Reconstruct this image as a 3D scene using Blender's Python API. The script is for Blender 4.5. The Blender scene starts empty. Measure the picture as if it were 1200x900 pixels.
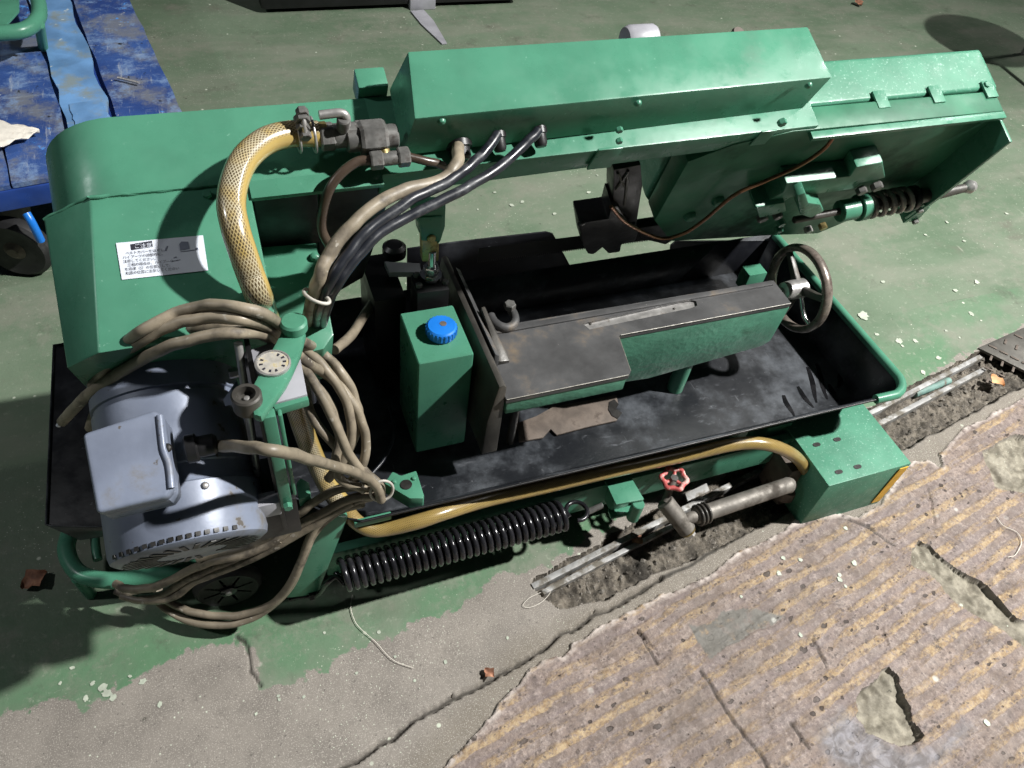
import bpy, bmesh, math, random
import numpy as np
from mathutils import Vector, Quaternion, noise as mnoise
random.seed(7); rng = np.random.default_rng(7)
S = bpy.context.scene; COL = S.collection

# ------------------------------------------------------------------ camera
# World: X along the machine, Y away from the camera, Z up, floor at z = 0.
PP = np.array([600., 450.]); FOC = 901.; CAMH = 1.35
def _axes():
    d = np.array([468. - 600, 1243. - 450, FOC]); d /= np.linalg.norm(d); up = -d
    x = np.array([3406. - 600, -105. - 450, FOC]); x -= x.dot(up) * up; x /= np.linalg.norm(x)
    return np.stack([x, np.cross(up, x), up])
RM = _axes(); CP = np.array([0, 0, CAMH])
cam_data = bpy.data.cameras.new('camera'); cam = bpy.data.objects.new('camera', cam_data); COL.objects.link(cam)
cam_data.sensor_width = 36; cam_data.lens = FOC / 1200 * 36; cam_data.clip_start = .02; cam_data.clip_end = 100
from mathutils import Matrix
_m = Matrix.Identity(4)
for i in range(3):
    _m[i][0] = RM[i][0]; _m[i][1] = -RM[i][1]; _m[i][2] = -RM[i][2]; _m[i][3] = CP[i]
cam.matrix_world = _m
S.camera = cam

# ------------------------------------------------------------------ light
w = bpy.data.worlds.new('World'); S.world = w; w.use_nodes = True
bg = w.node_tree.nodes['Background']; bg.inputs[0].default_value = (.80, .90, 1, 1); bg.inputs[1].default_value = .024
ld = bpy.data.lights.new('workshop_lamp', 'SPOT'); lo = bpy.data.objects.new('workshop_lamp', ld); COL.objects.link(lo)
ld.energy = 1950; ld.shadow_soft_size = .075; ld.color = (1, .985, .95); ld.spot_size = math.radians(110); ld.spot_blend = 1.
lo.location = (3.20, -.28, 3.90)
lo.rotation_euler = (Vector((.95, .50, 0)) - lo.location).to_track_quat('-Z', 'Y').to_euler()
l2 = bpy.data.lights.new('ceiling_lamp', 'POINT'); o2 = bpy.data.objects.new('ceiling_lamp', l2); COL.objects.link(o2)
l2.energy = 300; l2.shadow_soft_size = .25; l2.color = (1, .98, .95); o2.location = (6.0, 1.9, 4.3)
l3 = bpy.data.lights.new('ceiling_lamp', 'POINT'); o3 = bpy.data.objects.new('ceiling_lamp', l3); COL.objects.link(o3)
l3.energy = 165; l3.shadow_soft_size = .16; l3.color = (.96, .98, 1); o3.location = (-3.4, 1.3, 3.9)
S.view_settings.view_transform = 'Standard'; S.view_settings.look = 'None'; S.view_settings.exposure = 0; S.view_settings.gamma = 1

# ------------------------------------------------------------------ pixel -> place helpers
def ray(p): return RM @ np.array([p[0] - PP[0], p[1] - PP[1], FOC])
def on(p, ax, v):
    r = ray(p); i = 'xyz'.index(ax); return CP + (v - CP[i]) / r[i] * r
def onp(p, n, p0):
    r = ray(p); return CP + ((p0 - CP) @ n) / (r @ n) * r
def zz(v, *ps): return [on(p, 'z', v) for p in ps]
TL = math.radians(25)                      # lean of the saw bow
NN = np.array([0, -math.cos(TL), -math.sin(TL)]); UU = np.array([0, -math.sin(TL), math.cos(TL)]); XX = np.array([1., 0, 0])
B0 = np.array([0, 1.0, .42])
def bow(x, u, d): return B0 + x * XX + u * UU + d * NN
def bu(p, u):
    q = onp(p, UU, B0 + u * UU); return np.array([q[0], u, (q - B0) @ NN])
def bd(p, d):
    q = onp(p, NN, B0 + d * NN); return np.array([q[0], (q - B0) @ UU, d])
def BU(p, u): return onp(p, UU, B0 + u * UU)
def BD(p, d): return onp(p, NN, B0 + d * NN)

# ------------------------------------------------------------------ object helpers
WL = {}
def link(name, me, loc, parent=None):
    o = bpy.data.objects.new(name, me); COL.objects.link(o)
    loc = np.array(loc, float)
    if parent is not None:
        o.parent = parent; o.location = loc - WL[parent.name]
    else: o.location = loc
    WL[o.name] = loc
    return o
def empty(name, loc, parent=None, **kw):
    o = link(name, None, loc, parent); o.empty_display_size = .05
    return tag(o, **kw)
def tag(o, label=None, cat=None, group=None, kind=None):
    if label: o['label'] = label
    if cat: o['category'] = cat
    if group: o['group'] = group
    if kind: o['kind'] = kind
    return o
def finish(me, mat, smooth, ang=35):
    mats = mat if isinstance(mat, (list, tuple)) else [mat]
    for m in mats:
        if m: me.materials.append(m)
    if smooth:
        me.polygons.foreach_set('use_smooth', [True] * len(me.polygons))
        me.set_sharp_from_angle(angle=math.radians(ang))
def mk(name, verts, faces, mat, parent=None, smooth=False, bevel=0, seg=2, ang=35, uv=None, midx=None):
    V = np.array(verts, float); c = (V.max(0) + V.min(0)) / 2
    me = bpy.data.meshes.new(name)
    me.from_pydata([tuple(v) for v in (V - c)], [], [tuple(f) for f in faces])
    bm = bmesh.new(); bm.from_mesh(me)
    if uv is None:
        bmesh.ops.remove_doubles(bm, verts=bm.verts, dist=1e-5)
        bmesh.ops.recalc_face_normals(bm, faces=bm.faces)
    else:
        ul = bm.loops.layers.uv.new('UVMap'); bm.verts.ensure_lookup_table()
        for f, fu in zip(bm.faces, uv):
            for l, t in zip(f.loops, fu): l[ul].uv = t
    if bevel:
        es = [e for e in bm.edges if len(e.link_faces) == 2 and e.calc_face_angle(0) > math.radians(28)]
        bmesh.ops.bevel(bm, geom=es, offset=bevel, segments=seg, profile=.6, affect='EDGES', clamp_overlap=True)
    bm.to_mesh(me); bm.free()
    finish(me, mat, smooth or bevel > 0, ang)
    return link(name, me, c, parent)
HEXF = [(0,1,2,3),(7,6,5,4),(0,4,5,1),(1,5,6,2),(2,6,7,3),(3,7,4,0)]
def hexa(name, p8, mat, parent=None, bevel=.002, **k): return mk(name, p8, HEXF, mat, parent, bevel=bevel, **k)
def box(name, a, b, mat, parent=None, bevel=.002, **k):
    (x0,y0,z0),(x1,y1,z1) = a, b
    return hexa(name, [(x0,y0,z0),(x1,y0,z0),(x1,y1,z0),(x0,y1,z0),(x0,y0,z1),(x1,y0,z1),(x1,y1,z1),(x0,y1,z1)], mat, parent, bevel, **k)
def bbox(name, a, b, mat, parent=None, bevel=.002, **k):      # box in bow coordinates
    (x0,u0,d0),(x1,u1,d1) = a, b
    return hexa(name, [bow(x0,u0,d0),bow(x1,u0,d0),bow(x1,u1,d0),bow(x0,u1,d0),bow(x0,u0,d1),bow(x1,u0,d1),bow(x1,u1,d1),bow(x0,u1,d1)], mat, parent, bevel, **k)
def prism(name, poly, vec, mat, parent=None, bevel=.002, **k):
    P = [np.array(p, float) for p in poly]; n = len(P); vec = np.array(vec, float)
    V = P + [p + vec for p in P]
    F = [tuple(range(n)), tuple(range(2*n-1, n-1, -1))] + [(i, (i+1) % n, n+(i+1) % n, n+i) for i in range(n)]
    return mk(name, V, F, mat, parent, bevel=bevel, **k)
def bprism(name, xu, d0, d1, mat, parent=None, bevel=.002, **k):
    return prism(name, [bow(x, u, d0) for x, u in xu], NN * (d1 - d0), mat, parent, bevel, **k)
def spline(pts, n=8, closed=False):
    P = np.array(pts, float)
    if closed: Q = np.vstack([P[-1], P, P[0], P[1]])
    else: Q = np.vstack([2*P[0]-P[1], P, 2*P[-1]-P[-2]])
    out = []
    for i in range(1, len(Q)-2):
        a, b, c, d = Q[i-1:i+3]
        for t in np.linspace(0, 1, n, endpoint=False):
            out.append(.5*((2*b)+(-a+c)*t+(2*a-5*b+4*c-d)*t*t+(-a+3*b-3*c+d)*t**3))
    if not closed: out.append(P[-1])
    return np.array(out)
def tube(name, pts, r, mat, parent=None, seg=12, n=8, smoothpath=True, closed=False, cap=True, rfun=None):
    C = spline(pts, n, closed) if smoothpath else np.array(pts, float)
    m = len(C)
    T = np.gradient(C, axis=0) if not closed else np.roll(C, -1, 0) - np.roll(C, 1, 0)
    T /= np.linalg.norm(T, axis=1)[:, None] + 1e-12
    a = np.array([0, 0, 1.]);
    if abs(T[0] @ a) > .9: a = np.array([1., 0, 0])
    N = a - (a @ T[0]) * T[0]; N /= np.linalg.norm(N)
    V = []; L = np.concatenate([[0], np.cumsum(np.linalg.norm(np.diff(C, axis=0), axis=1))])
    for i in range(m):
        N = N - (N @ T[i]) * T[i]; N /= np.linalg.norm(N); Bn = np.cross(T[i], N)
        rr = r if rfun is None else r * rfun(i / (m-1))
        for j in range(seg):
            q = 2*math.pi*j/seg; V.append(C[i] + rr*(math.cos(q)*N + math.sin(q)*Bn))
    F = []; UVs = []
    for i in range(m if closed else m-1):
        for j in range(seg):
            i2 = (i+1) % m
            F.append((i*seg+j, i*seg+(j+1) % seg, i2*seg+(j+1) % seg, i2*seg+j))
            UVs.append([(L[i], j/seg), (L[i], (j+1)/seg), (L[min(i+1, m-1)], (j+1)/seg), (L[min(i+1, m-1)], j/seg)])
    if not closed and cap:
        F.append(tuple(range(seg-1, -1, -1))); UVs.append([(0, 0)]*seg)
        F.append(tuple((m-1)*seg+j for j in range(seg))); UVs.append([(0, 0)]*seg)
    return mk(name, V, F, mat, parent, smooth=True, ang=50, uv=UVs)
def frame(axis):
    a = np.array(axis, float); a /= np.linalg.norm(a)
    h = np.array([0, 0, 1.]) if abs(a[2]) < .9 else np.array([1., 0, 0])
    u = np.cross(h, a); u /= np.linalg.norm(u); return u, np.cross(a, u), a
def lathe(name, prof, org, axis, mat, parent=None, seg=28, bevel=0, smooth=True, rot=0, **k):   # prof: (r, h)
    u, v, a = frame(axis); org = np.array(org, float); V = []; F = []
    for r, h in prof:
        for j in range(seg):
            q = 2*math.pi*j/seg + rot; V.append(org + a*h + r*(math.cos(q)*u + math.sin(q)*v))
    n = len(prof)
    for i in range(n-1):
        for j in range(seg): F.append((i*seg+j, i*seg+(j+1) % seg, (i+1)*seg+(j+1) % seg, (i+1)*seg+j))
    F.append(tuple(range(seg-1, -1, -1))); F.append(tuple((n-1)*seg+j for j in range(seg)))
    return mk(name, V, F, mat, parent, smooth=smooth, bevel=bevel, **k)
def cyl(name, a, b, r, mat, parent=None, seg=24, ch=.0015, **k):
    a = np.array(a, float); b = np.array(b, float); h = np.linalg.norm(b-a)
    return lathe(name, [(r-ch, 0), (r, ch), (r, h-ch), (r-ch, h)], a, b-a, mat, parent, seg, **k)
def hexnut(name, a, b, r, mat, parent=None): 
    a = np.array(a, float); b = np.array(b, float); h = np.linalg.norm(b-a)
    return lathe(name, [(r*.9, 0), (r, h*.12), (r, h*.88), (r*.9, h)], a, b-a, mat, parent, 6, smooth=False, bevel=0)
_bolt = {}
def bolt(name, loc, axis, r, h, mat, parent, style='hex'):
    key = (r, h, mat.name, style)
    if key not in _bolt:
        if style == 'hex': pr = [(r*.92, 0), (r, .1*h), (r, .85*h), (r*.85, h)]; sg = 6
        else: pr = [(r, 0), (r, .35*h), (r*.75, .8*h), (r*.3, h)]; sg = 14
        o = lathe(name, pr, (0, 0, 0), (0, 0, 1), mat, None, sg, smooth=style != 'hex')
        me = o.data
        for v in me.vertices: v.co.z += h/2
        bpy.data.objects.remove(o); _bolt[key] = me
    o = link(name, _bolt[key], loc, parent)
    o.rotation_mode = 'QUATERNION'; o.rotation_quaternion = Vector((0, 0, 1)).rotation_difference(Vector(tuple(axis)))
    return o

# ------------------------------------------------------------------ materials
class NT:
    def __init__(s, name):
        s.m = bpy.data.materials.new(name); s.m.use_nodes = True; s.t = s.m.node_tree; s.N = s.t.nodes; s.L = s.t.links
        s.b = s.N['Principled BSDF']; s.co = None
    def new(s, ty, **kw):
        n = s.N.new(ty)
        for k, v in kw.items(): setattr(n, k, v)
        return n
    def set(s, sock, v):
        if hasattr(v, 'is_output') or isinstance(v, bpy.types.NodeSocket): s.L.new(v, sock)
        elif isinstance(v, (tuple, list)) and len(v) == 3 and sock.type == 'RGBA': sock.default_value = (*v, 1)
        else: sock.default_value = v
    def coord(s, which='Object'):
        if s.co is None: s.co = s.new('ShaderNodeTexCoord')
        return s.co.outputs[which]
    def mapping(s, vec, scale=(1,1,1), rot=(0,0,0), loc=(0,0,0)):
        n = s.new('ShaderNodeMapping'); s.L.new(vec, n.inputs[0]); n.inputs['Scale'].default_value = scale; n.inputs['Rotation'].default_value = rot; n.inputs['Location'].default_value = loc
        return n.outputs[0]
    def noise(s, scale, detail=4, rough=.55, vec=None, out='Fac', dist=0):
        n = s.new('ShaderNodeTexNoise'); s.L.new(vec if vec is not None else s.coord(), n.inputs['Vector'])
        n.inputs['Scale'].default_value = scale; n.inputs['Detail'].default_value = detail; n.inputs['Roughness'].default_value = rough; n.inputs['Distortion'].default_value = dist
        return n.outputs[out]
    def voro(s, scale, vec=None, out='Distance', rnd=1.0, feature='F1'):
        n = s.new('ShaderNodeTexVoronoi', feature=feature); s.L.new(vec if vec is not None else s.coord(), n.inputs['Vector'])
        n.inputs['Scale'].default_value = scale; n.inputs['Randomness'].default_value = rnd
        return n.outputs[out]
    def ramp(s, fac, lo, hi, a=0., b=1.):
        n = s.new('ShaderNodeMapRange'); n.interpolation_type = 'SMOOTHSTEP' if lo < hi else 'LINEAR'
        s.L.new(fac, n.inputs[0]); n.inputs[1].default_value = lo; n.inputs[2].default_value = hi; n.inputs[3].default_value = a; n.inputs[4].default_value = b
        return n.outputs[0]
    def math(s, op, a, b=None, clamp=False):
        n = s.new('ShaderNodeMath', operation=op, use_clamp=clamp); s.set(n.inputs[0], a)
        if b is not None: s.set(n.inputs[1], b)
        return n.outputs[0]
    def mix(s, fac, a, b):
        n = s.new('ShaderNodeMix', data_type='RGBA'); s.set(n.inputs[0], fac); s.set(n.inputs[6], a); s.set(n.inputs[7], b)
        return n.outputs[2]
    def attr(s, name):
        n = s.new('ShaderNodeAttribute'); n.attribute_name = name; return n.outputs['Fac']
    def bump(s, h, strength=.3, dist=.002, prev=None):
        n = s.new('ShaderNodeBump'); s.L.new(h, n.inputs['Height']); n.inputs['Strength'].default_value = strength; n.inputs['Distance'].default_value = dist
        if prev is not None: s.L.new(prev, n.inputs['Normal'])
        return n.outputs[0]
    def out(s, color=None, rough=None, metal=None, normal=None, coat=None, spec=None):
        if color is not None: s.set(s.b.inputs['Base Color'], color)
        if rough is not None: s.set(s.b.inputs['Roughness'], rough)
        if metal is not None: s.set(s.b.inputs['Metallic'], metal)
        if normal is not None: s.set(s.b.inputs['Normal'], normal)
        if coat is not None: s.set(s.b.inputs['Coat Weight'], coat); s.b.inputs['Coat Roughness'].default_value = .12
        if spec is not None: s.set(s.b.inputs['Specular IOR Level'], spec)
        return s.m
def sc(c, k): return tuple(min(1, x*k) for x in c)
def surf(name, base, rough=.4, metal=0., var=.18, vs=14, bump=.15, bs=160, bd_=.0008, dirt=None, dlo=.56, dhi=.72, ds=9, chips=None, clo=.68, chi=.72, cs=120, coat=None, rvar=.1, spec=None):
    t = NT(name)
    c = t.mix(t.ramp(t.noise(vs, 5), .3, .7), sc(base, 1-var), sc(base, 1+var))
    r = t.ramp(t.noise(vs*2.3, 5), .25, .75, max(.03, rough-rvar), rough+rvar)
    if dirt is not None:
        f = t.ramp(t.noise(ds, 8, .65), dlo, dhi); c = t.mix(f, c, dirt); r = t.math('ADD', r, t.math('MULTIPLY', f, .2))
    m = metal
    if chips is not None:
        f = t.ramp(t.noise(cs, 3, .6), clo, chi); c = t.mix(f, c, chips)
    nb = t.bump(t.noise(bs, 4), bump, bd_); nb = t.bump(t.noise(bs*.12, 3), bump*.7, bd_*5, nb)
    return t.out(c, r, m, nb, coat, spec=spec)
GREEN = (.064, .212, .138)
M = {}
M['green'] = surf('green_enamel', GREEN, .33, spec=.32, rvar=.12, var=.09, bump=.10, bs=120, dirt=(.045, .125, .080), dlo=.58, dhi=.90, ds=8, chips=(.15,.33,.24), clo=.69, chi=.74, cs=130)
M['green_dusty'] = surf('green_enamel_dusty', GREEN, .42, spec=.24, var=.12, bump=.35, bs=160, chips=(.20,.37,.29), clo=.58, chi=.72, cs=210)
M['green_cast'] = surf('green_cast_paint', (.068,.205,.138), .40, var=.15, bump=.5, bs=120, bd_=.0016, dirt=(.05,.14,.09), dlo=.58, ds=12, chips=(.12,.3,.2), clo=.7, chi=.74, cs=160)
M['black'] = surf('black_tray_paint', (.007,.0075,.010), .40, var=.4, bump=.25, bs=60, dirt=(.035,.038,.045), dlo=.52, dhi=.80, ds=7, chips=(.10,.105,.115), clo=.69, chi=.74, cs=90)
M['blackmetal'] = surf('black_metal', (.010,.010,.011), .42, .2, var=.3, bump=.3, bs=120)
M['spring'] = surf('black_spring_steel', (.016,.016,.019), .20, .2, var=.3, bump=.15, bs=200, dirt=(.05,.05,.05), dlo=.6, dhi=.8, ds=40)
M['iron'] = surf('worn_cast_iron', (.088,.088,.090), .50, .35, var=.30, vs=9, bump=.25, bs=220, dirt=(.20,.150,.098), dlo=.53, dhi=.74, ds=9, chips=(.4,.38,.36), clo=.74, chi=.77, cs=120)
M['darkiron'] = surf('dark_cast_iron', (.058,.054,.048), .45, .15, var=.3, bump=.3, bs=150, dirt=(.10,.075,.05), ds=14)
M['steel'] = surf('bright_steel', (.40,.39,.38), .36, .6, var=.25, vs=40, bump=.1, dirt=(.14,.11,.08), dlo=.55, dhi=.75, ds=35)
M['chrome'] = surf('chrome', (.65,.65,.66), .14, 1., var=.1, bump=.05)
M['fitting'] = surf('dull_steel_fitting', (.15,.148,.142), .40, .35, var=.3, vs=40, bump=.2, dirt=(.06,.05,.045), dlo=.5, dhi=.7, ds=60)
M['brass'] = surf('brass', (.38,.30,.13), .36, .85, var=.3, vs=60, dirt=(.12,.09,.05), dlo=.5, dhi=.7, ds=60)
M['motor'] = surf('blue_grey_motor_paint', (.170,.196,.262), .43, .10, var=.16, vs=10, bump=.35, bs=40, bd_=.0012, dirt=(.15,.145,.14), dlo=.54, dhi=.72, ds=14, chips=(.09,.08,.07), clo=.67, chi=.71, cs=55)
M['cable'] = surf('grey_rubber_cable', (.225,.190,.140), .48, var=.3, vs=18, bump=.3, bs=120, dirt=(.07,.058,.045), dlo=.46, dhi=.68, ds=16, chips=(.36,.33,.28), clo=.66, chi=.72, cs=60)
M['bcable'] = surf('black_cable', (.014,.016,.022), .35, var=.3, vs=20, bump=.1, dirt=(.05,.053,.06), dlo=.5, dhi=.7, ds=30)
M['brown_tube'] = surf('brown_tube', (.055,.038,.028), .32, var=.3, bump=.1)
M['blue'] = surf('blue_plastic', (.012,.17,.62), .35, var=.08, bump=.1)
M['rubber'] = surf('black_rubber', (.012,.012,.013), .6, var=.3, bump=.3, dirt=(.05,.05,.048), ds=12)
M['wheelblack'] = surf('black_wheel_plastic', (.022,.022,.027), .22, var=.3, dirt=(.06,.06,.065), dlo=.62, dhi=.8, ds=30)
M['red'] = surf('faded_red_paint', (.44,.085,.080), .5, var=.3, vs=60, bump=.4, dirt=(.55,.40,.36), dlo=.50, dhi=.62, ds=70)
M['pipe'] = surf('dull_galvanised_pipe', (.20,.185,.165), .6, .4, var=.25, vs=25, bump=.4, bs=160, dirt=(.075,.065,.055), dlo=.45, dhi=.7, ds=20)
M['alu'] = surf('worn_aluminium', (.36,.36,.355), .55, .30, var=.25, vs=30, bump=.6, bs=80, dirt=(.15,.135,.11), dlo=.42, dhi=.62, ds=26)
M['white'] = surf('white_label', (.62,.66,.74), .4, var=.04, bump=.02, dirt=(.55,.55,.5), dlo=.62, dhi=.8, ds=30)
M['ink'] = surf('black_ink', (.02,.02,.03), .5, var=.05, bump=0)
M['yellow'] = surf('yellow_tape', (.66,.37,.02), .45, var=.2, vs=50, dirt=(.1,.08,.04), dlo=.6, dhi=.7, ds=60)
M['leaf'] = surf('dry_leaf', (.27,.125,.075), .7, var=.4, vs=60, bump=.4, dirt=(.5,.3,.18), ds=60)
M['leaf2'] = surf('pale_dry_leaf', (.62,.34,.17), .7, var=.3, vs=60, bump=.4)
M['paper'] = surf('dirty_white_cloth', (.68,.64,.57), .8, var=.1, vs=20, bump=.4, bs=60, dirt=(.4,.3,.22), dlo=.62, dhi=.75, ds=25)
M['splat'] = surf('white_paint_spots', (.40,.44,.36), .6, var=.2, vs=60, bump=.3)
M['rust'] = surf('rusty_plate', (.115,.092,.076), .7, .1, var=.3, vs=25, bump=.6, bs=90, dirt=(.07,.055,.045), ds=25)
M['glaze'] = surf('grey_paint', (.30,.30,.33), .4, var=.15, bump=.1)
M['dark'] = surf('near_black', (.012,.011,.010), .5, var=.3, bump=.4)  # near-black, laid flat for slots, holes and vents, also on a screw

def hose_mat(name, cells, cream, yellow, ku, nv, thr, stripe=(.18, .62)):
    t = NT(name); uvn = t.coord('UV'); sx = t.new('ShaderNodeSeparateXYZ'); t.L.new(uvn, sx.inputs[0])
    a = t.math('MULTIPLY', sx.outputs[0], ku); b = t.math('MULTIPLY', sx.outputs[1], nv)
    s1 = t.math('ABSOLUTE', t.math('SINE', t.math('MULTIPLY', t.math('ADD', a, b), math.pi)))
    s2 = t.math('ABSOLUTE', t.math('SINE', t.math('MULTIPLY', t.math('SUBTRACT', a, b), math.pi)))
    f = t.ramp(t.math('MINIMUM', s1, s2), thr, thr + .15)
    body = t.mix(t.ramp(t.noise(30, 4), .35, .7), cream, yellow)
    c = t.mix(f, body, t.mix(t.ramp(t.noise(50, 3), .3, .7), cells, sc(cells, 2.2)))
    # solid yellow band: light coming through the hose wall, painted into the colour
    v = sx.outputs[1]
    st = t.math('MULTIPLY', t.ramp(v, stripe[0], stripe[0] + .05), t.ramp(v, stripe[1] + .05, stripe[1]))
    c = t.mix(st, c, yellow)
    return t.out(c, .28, 0, t.bump(t.noise(300, 2), .1, .0006), .6)
M['hose'] = hose_mat('braided_yellow_hose', (.060,.042,.020), (.43,.39,.28), (.40,.29,.095), 165, 26, .40, stripe=(.60, .82))
M['hose2'] = hose_mat('yellow_hose', (.10,.066,.020), (.30,.22,.085), (.33,.235,.075), 170, 26, .50, stripe=(2., 3.))

# ------------------------------------------------------------------ floor, trench, coating (one height field, split by material)
def inpoly(X, Y, poly):
    P = np.array(poly); r = np.zeros(X.shape, bool); j = len(P)-1
    for i in range(len(P)):
        xi, yi = P[i]; xj, yj = P[j]
        c = ((yi > Y) != (yj > Y)); c &= X < (xj-xi)*(Y-yi)/(yj-yi+1e-12)+xi
        r ^= c; j = i
    return r
def pdist(X, Y, poly, closed=True):
    P = np.array(poly); D = np.full(X.shape, 9.)
    for i in range(len(P) if closed else len(P)-1):
        a = P[i]; b = P[(i+1) % len(P)]; ab = b-a
        t = np.clip(((X-a[0])*ab[0]+(Y-a[1])*ab[1])/(ab@ab+1e-12), 0, 1)
        D = np.minimum(D, np.hypot(X-a[0]-t*ab[0], Y-a[1]-t*ab[1]))
    return D
def gp(*ps): return [tuple(on(p, 'z', 0.)[:2]) for p in ps]
def smooth_noise(nx, ny, cell, seed):
    r = np.random.default_rng(seed); gx = int(nx/cell)+3; gy = int(ny/cell)+3; g = r.random((gx, gy))
    x = np.arange(nx)/cell; y = np.arange(ny)/cell; xi = x.astype(int); yi = y.astype(int)
    fx = (x-xi)[:, None]; fy = (y-yi)[None, :]; fx = fx*fx*(3-2*fx); fy = fy*fy*(3-2*fy)
    a = g[np.ix_(xi, yi)]; b = g[np.ix_(xi+1, yi)]; c = g[np.ix_(xi, yi+1)]; d = g[np.ix_(xi+1, yi+1)]
    return (a*(1-fx)+b*fx)*(1-fy)+(c*(1-fx)+d*fx)*fy
X0, X1, Y0, Y1, CELL = -.62, 2.15, -.08, 1.06, .0030
nx = int((X1-X0)/CELL)+1; ny = int((Y1-Y0)/CELL)+1
gx = np.linspace(X0, X1, nx); gy = np.linspace(Y0, Y1, ny); GX, GY = np.meshgrid(gx, gy, indexing='ij')
n_a = smooth_noise(nx, ny, 4, 1)-.5; n_b = smooth_noise(nx, ny, 12, 2)-.5; n_c = smooth_noise(nx, ny, 40, 3)-.5; n_d = smooth_noise(nx, ny, 1.8, 4)-.5
JX = GX+.010*n_b+.004*n_a; JY = GY+.010*(smooth_noise(nx, ny, 12, 5)-.5)+.004*(smooth_noise(nx, ny, 4, 6)-.5)
paint_edge = gp((-60,856),(0,846),(100,825),(187,779),(240,757),(275,746),(292,750),(304,779),(308,804),(333,804),(417,762),(496,729),(553,700),(622,664),(700,620),(760,585),(1040,470),(1150,404),(1260,352))
PE = paint_edge + [(4, 1.2), (4, 9), (-4, 9), (-4, .5)]
sd_paint = pdist(GX, GY, paint_edge, False)*np.where(inpoly(GX, GY, PE), 1, -1)
trench = gp((622,684),(743,612),(800,582),(1062,456),(1146,412),(1190,392),(1350,320),(1400,370),(1270,420),(1200,452),(1112,498),(1058,526),(965,580),(877,624),(777,670),(700,706),(652,714),(637,700))
slab = gp((500,925),(523,897),(550,867),(577,840),(607,800),(620,783),(640,772),(660,770),(673,753),(727,723),(767,703),(828,677),(863,650),(900,633),(927,615),(950,607),(982,604),(1005,606),(1032,590),(1060,547),(1070,542),(1087,540),(1102,549),(1101,532),(1122,507),(1140,497),(1170,482),(1200,467),(1320,405)) + [(3., .9), (3, -1), (.05, -1)]
q5 = lambda *ps: gp(*[(800+a/3, 600+b/3) for a, b in ps])
holeA = q5((800,130),(830,110),(870,125),(900,160),(960,200),(1040,250),(1110,320),(1170,380),(1230,400),(1250,490),(1200,482),(1150,445),(1090,400),(1000,350),(940,310),(900,260),(860,225),(800,190))
holeB = q5((690,560),(720,550),(755,580),(765,640),(790,690),(805,740),(835,790),(800,830),(760,835),(700,790),(640,770),(600,710),(610,650),(650,620),(680,590))
holeC = q5((985,-40),(1060,-15),(1130,40),(1190,60),(1260,60),(1400,-30),(1400,-160),(1250,-180),(1090,-90))
stainC = q5((20,400),(95,395),(130,360),(250,345),(350,372),(90,525),(50,455))
stainD = q5((470,800),(560,700),(640,760),(760,840),(900,830),(980,740),(1010,760),(880,905),(820,960),(620,930),(520,880))
in_tr = inpoly(JX, JY, trench); in_sl = inpoly(JX, JY, slab); in_h = inpoly(JX, JY, holeA) | inpoly(JX, JY, holeB)
HC = gp((1150,530),(1180,515),(1260,500),(1260,600),(1200,580),(1165,572))
in_h |= inpoly(JX, JY, HC)
coat_m = in_sl & ~in_h & ~in_tr
Z = .0006*n_a+.0015*n_c
Z[coat_m] += .0060+.0009*n_a[coat_m]
Z[in_tr & ~coat_m] += -.024+.014*n_b[in_tr & ~coat_m]+.010*n_a[in_tr & ~coat_m]+.006*n_d[in_tr & ~coat_m]
hole_only = in_h & in_sl
Z[hole_only] += -.006+.009*n_b[hole_only]+.007*n_a[hole_only]+.003*n_d[hole_only]
crack1 = gp((400,900),(450,868),(500,832),(545,812),(587,788),(625,765),(660,743),(720,708),(777,678))
cj = pdist(JX, JY, crack1, False); mC = cj < .0050; Z[mC & ~coat_m] -= .012
for cr in [q5((60,570),(130,660),(200,770),(280,880),(330,960)), q5((560,20),(640,60),(740,120)), gp((600,640),(640,690),(668,760)), q5((385,745),(440,835)), q5((455,455),(500,550)), q5((695,410),(715,470)), q5((450,318),(570,340)), gp((745,740),(772,770)), q5((-165,420),(-90,540)), gp((1088,575),(1094,615))]:
    Z[(pdist(JX, JY, cr, False) < .0025) & coat_m] -= .0045
crk2 = gp((276,746),(290,760),(296,785),(308,805)); Z[(pdist(JX, JY, crk2, False) < .0022)] -= .004
for cr in [gp((840,765),(916,725)), gp((1020,690),(1100,760)) ]:
    Z[(pdist(JX, JY, cr, False) < .002) & coat_m] -= .003
CR = np.zeros(GX.shape)
for cr, wd_ in [(crack1, .0036), (crk2, .0022), (q5((60,570),(130,660),(200,770),(280,880),(330,960)), .003), (q5((560,20),(640,60),(740,120)), .004), (gp((777,678),(877,624),(930,598)), .004), (gp((1058,526),(1112,498),(1200,452)), .004), (q5((385,745),(440,835)), .003), (q5((455,455),(500,550)), .0025), (q5((-165,420),(-90,540)), .0025)]:
    CR = np.maximum(CR, np.clip(1.4-pdist(JX, JY, cr, False)/wd_, 0, 1))
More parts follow.
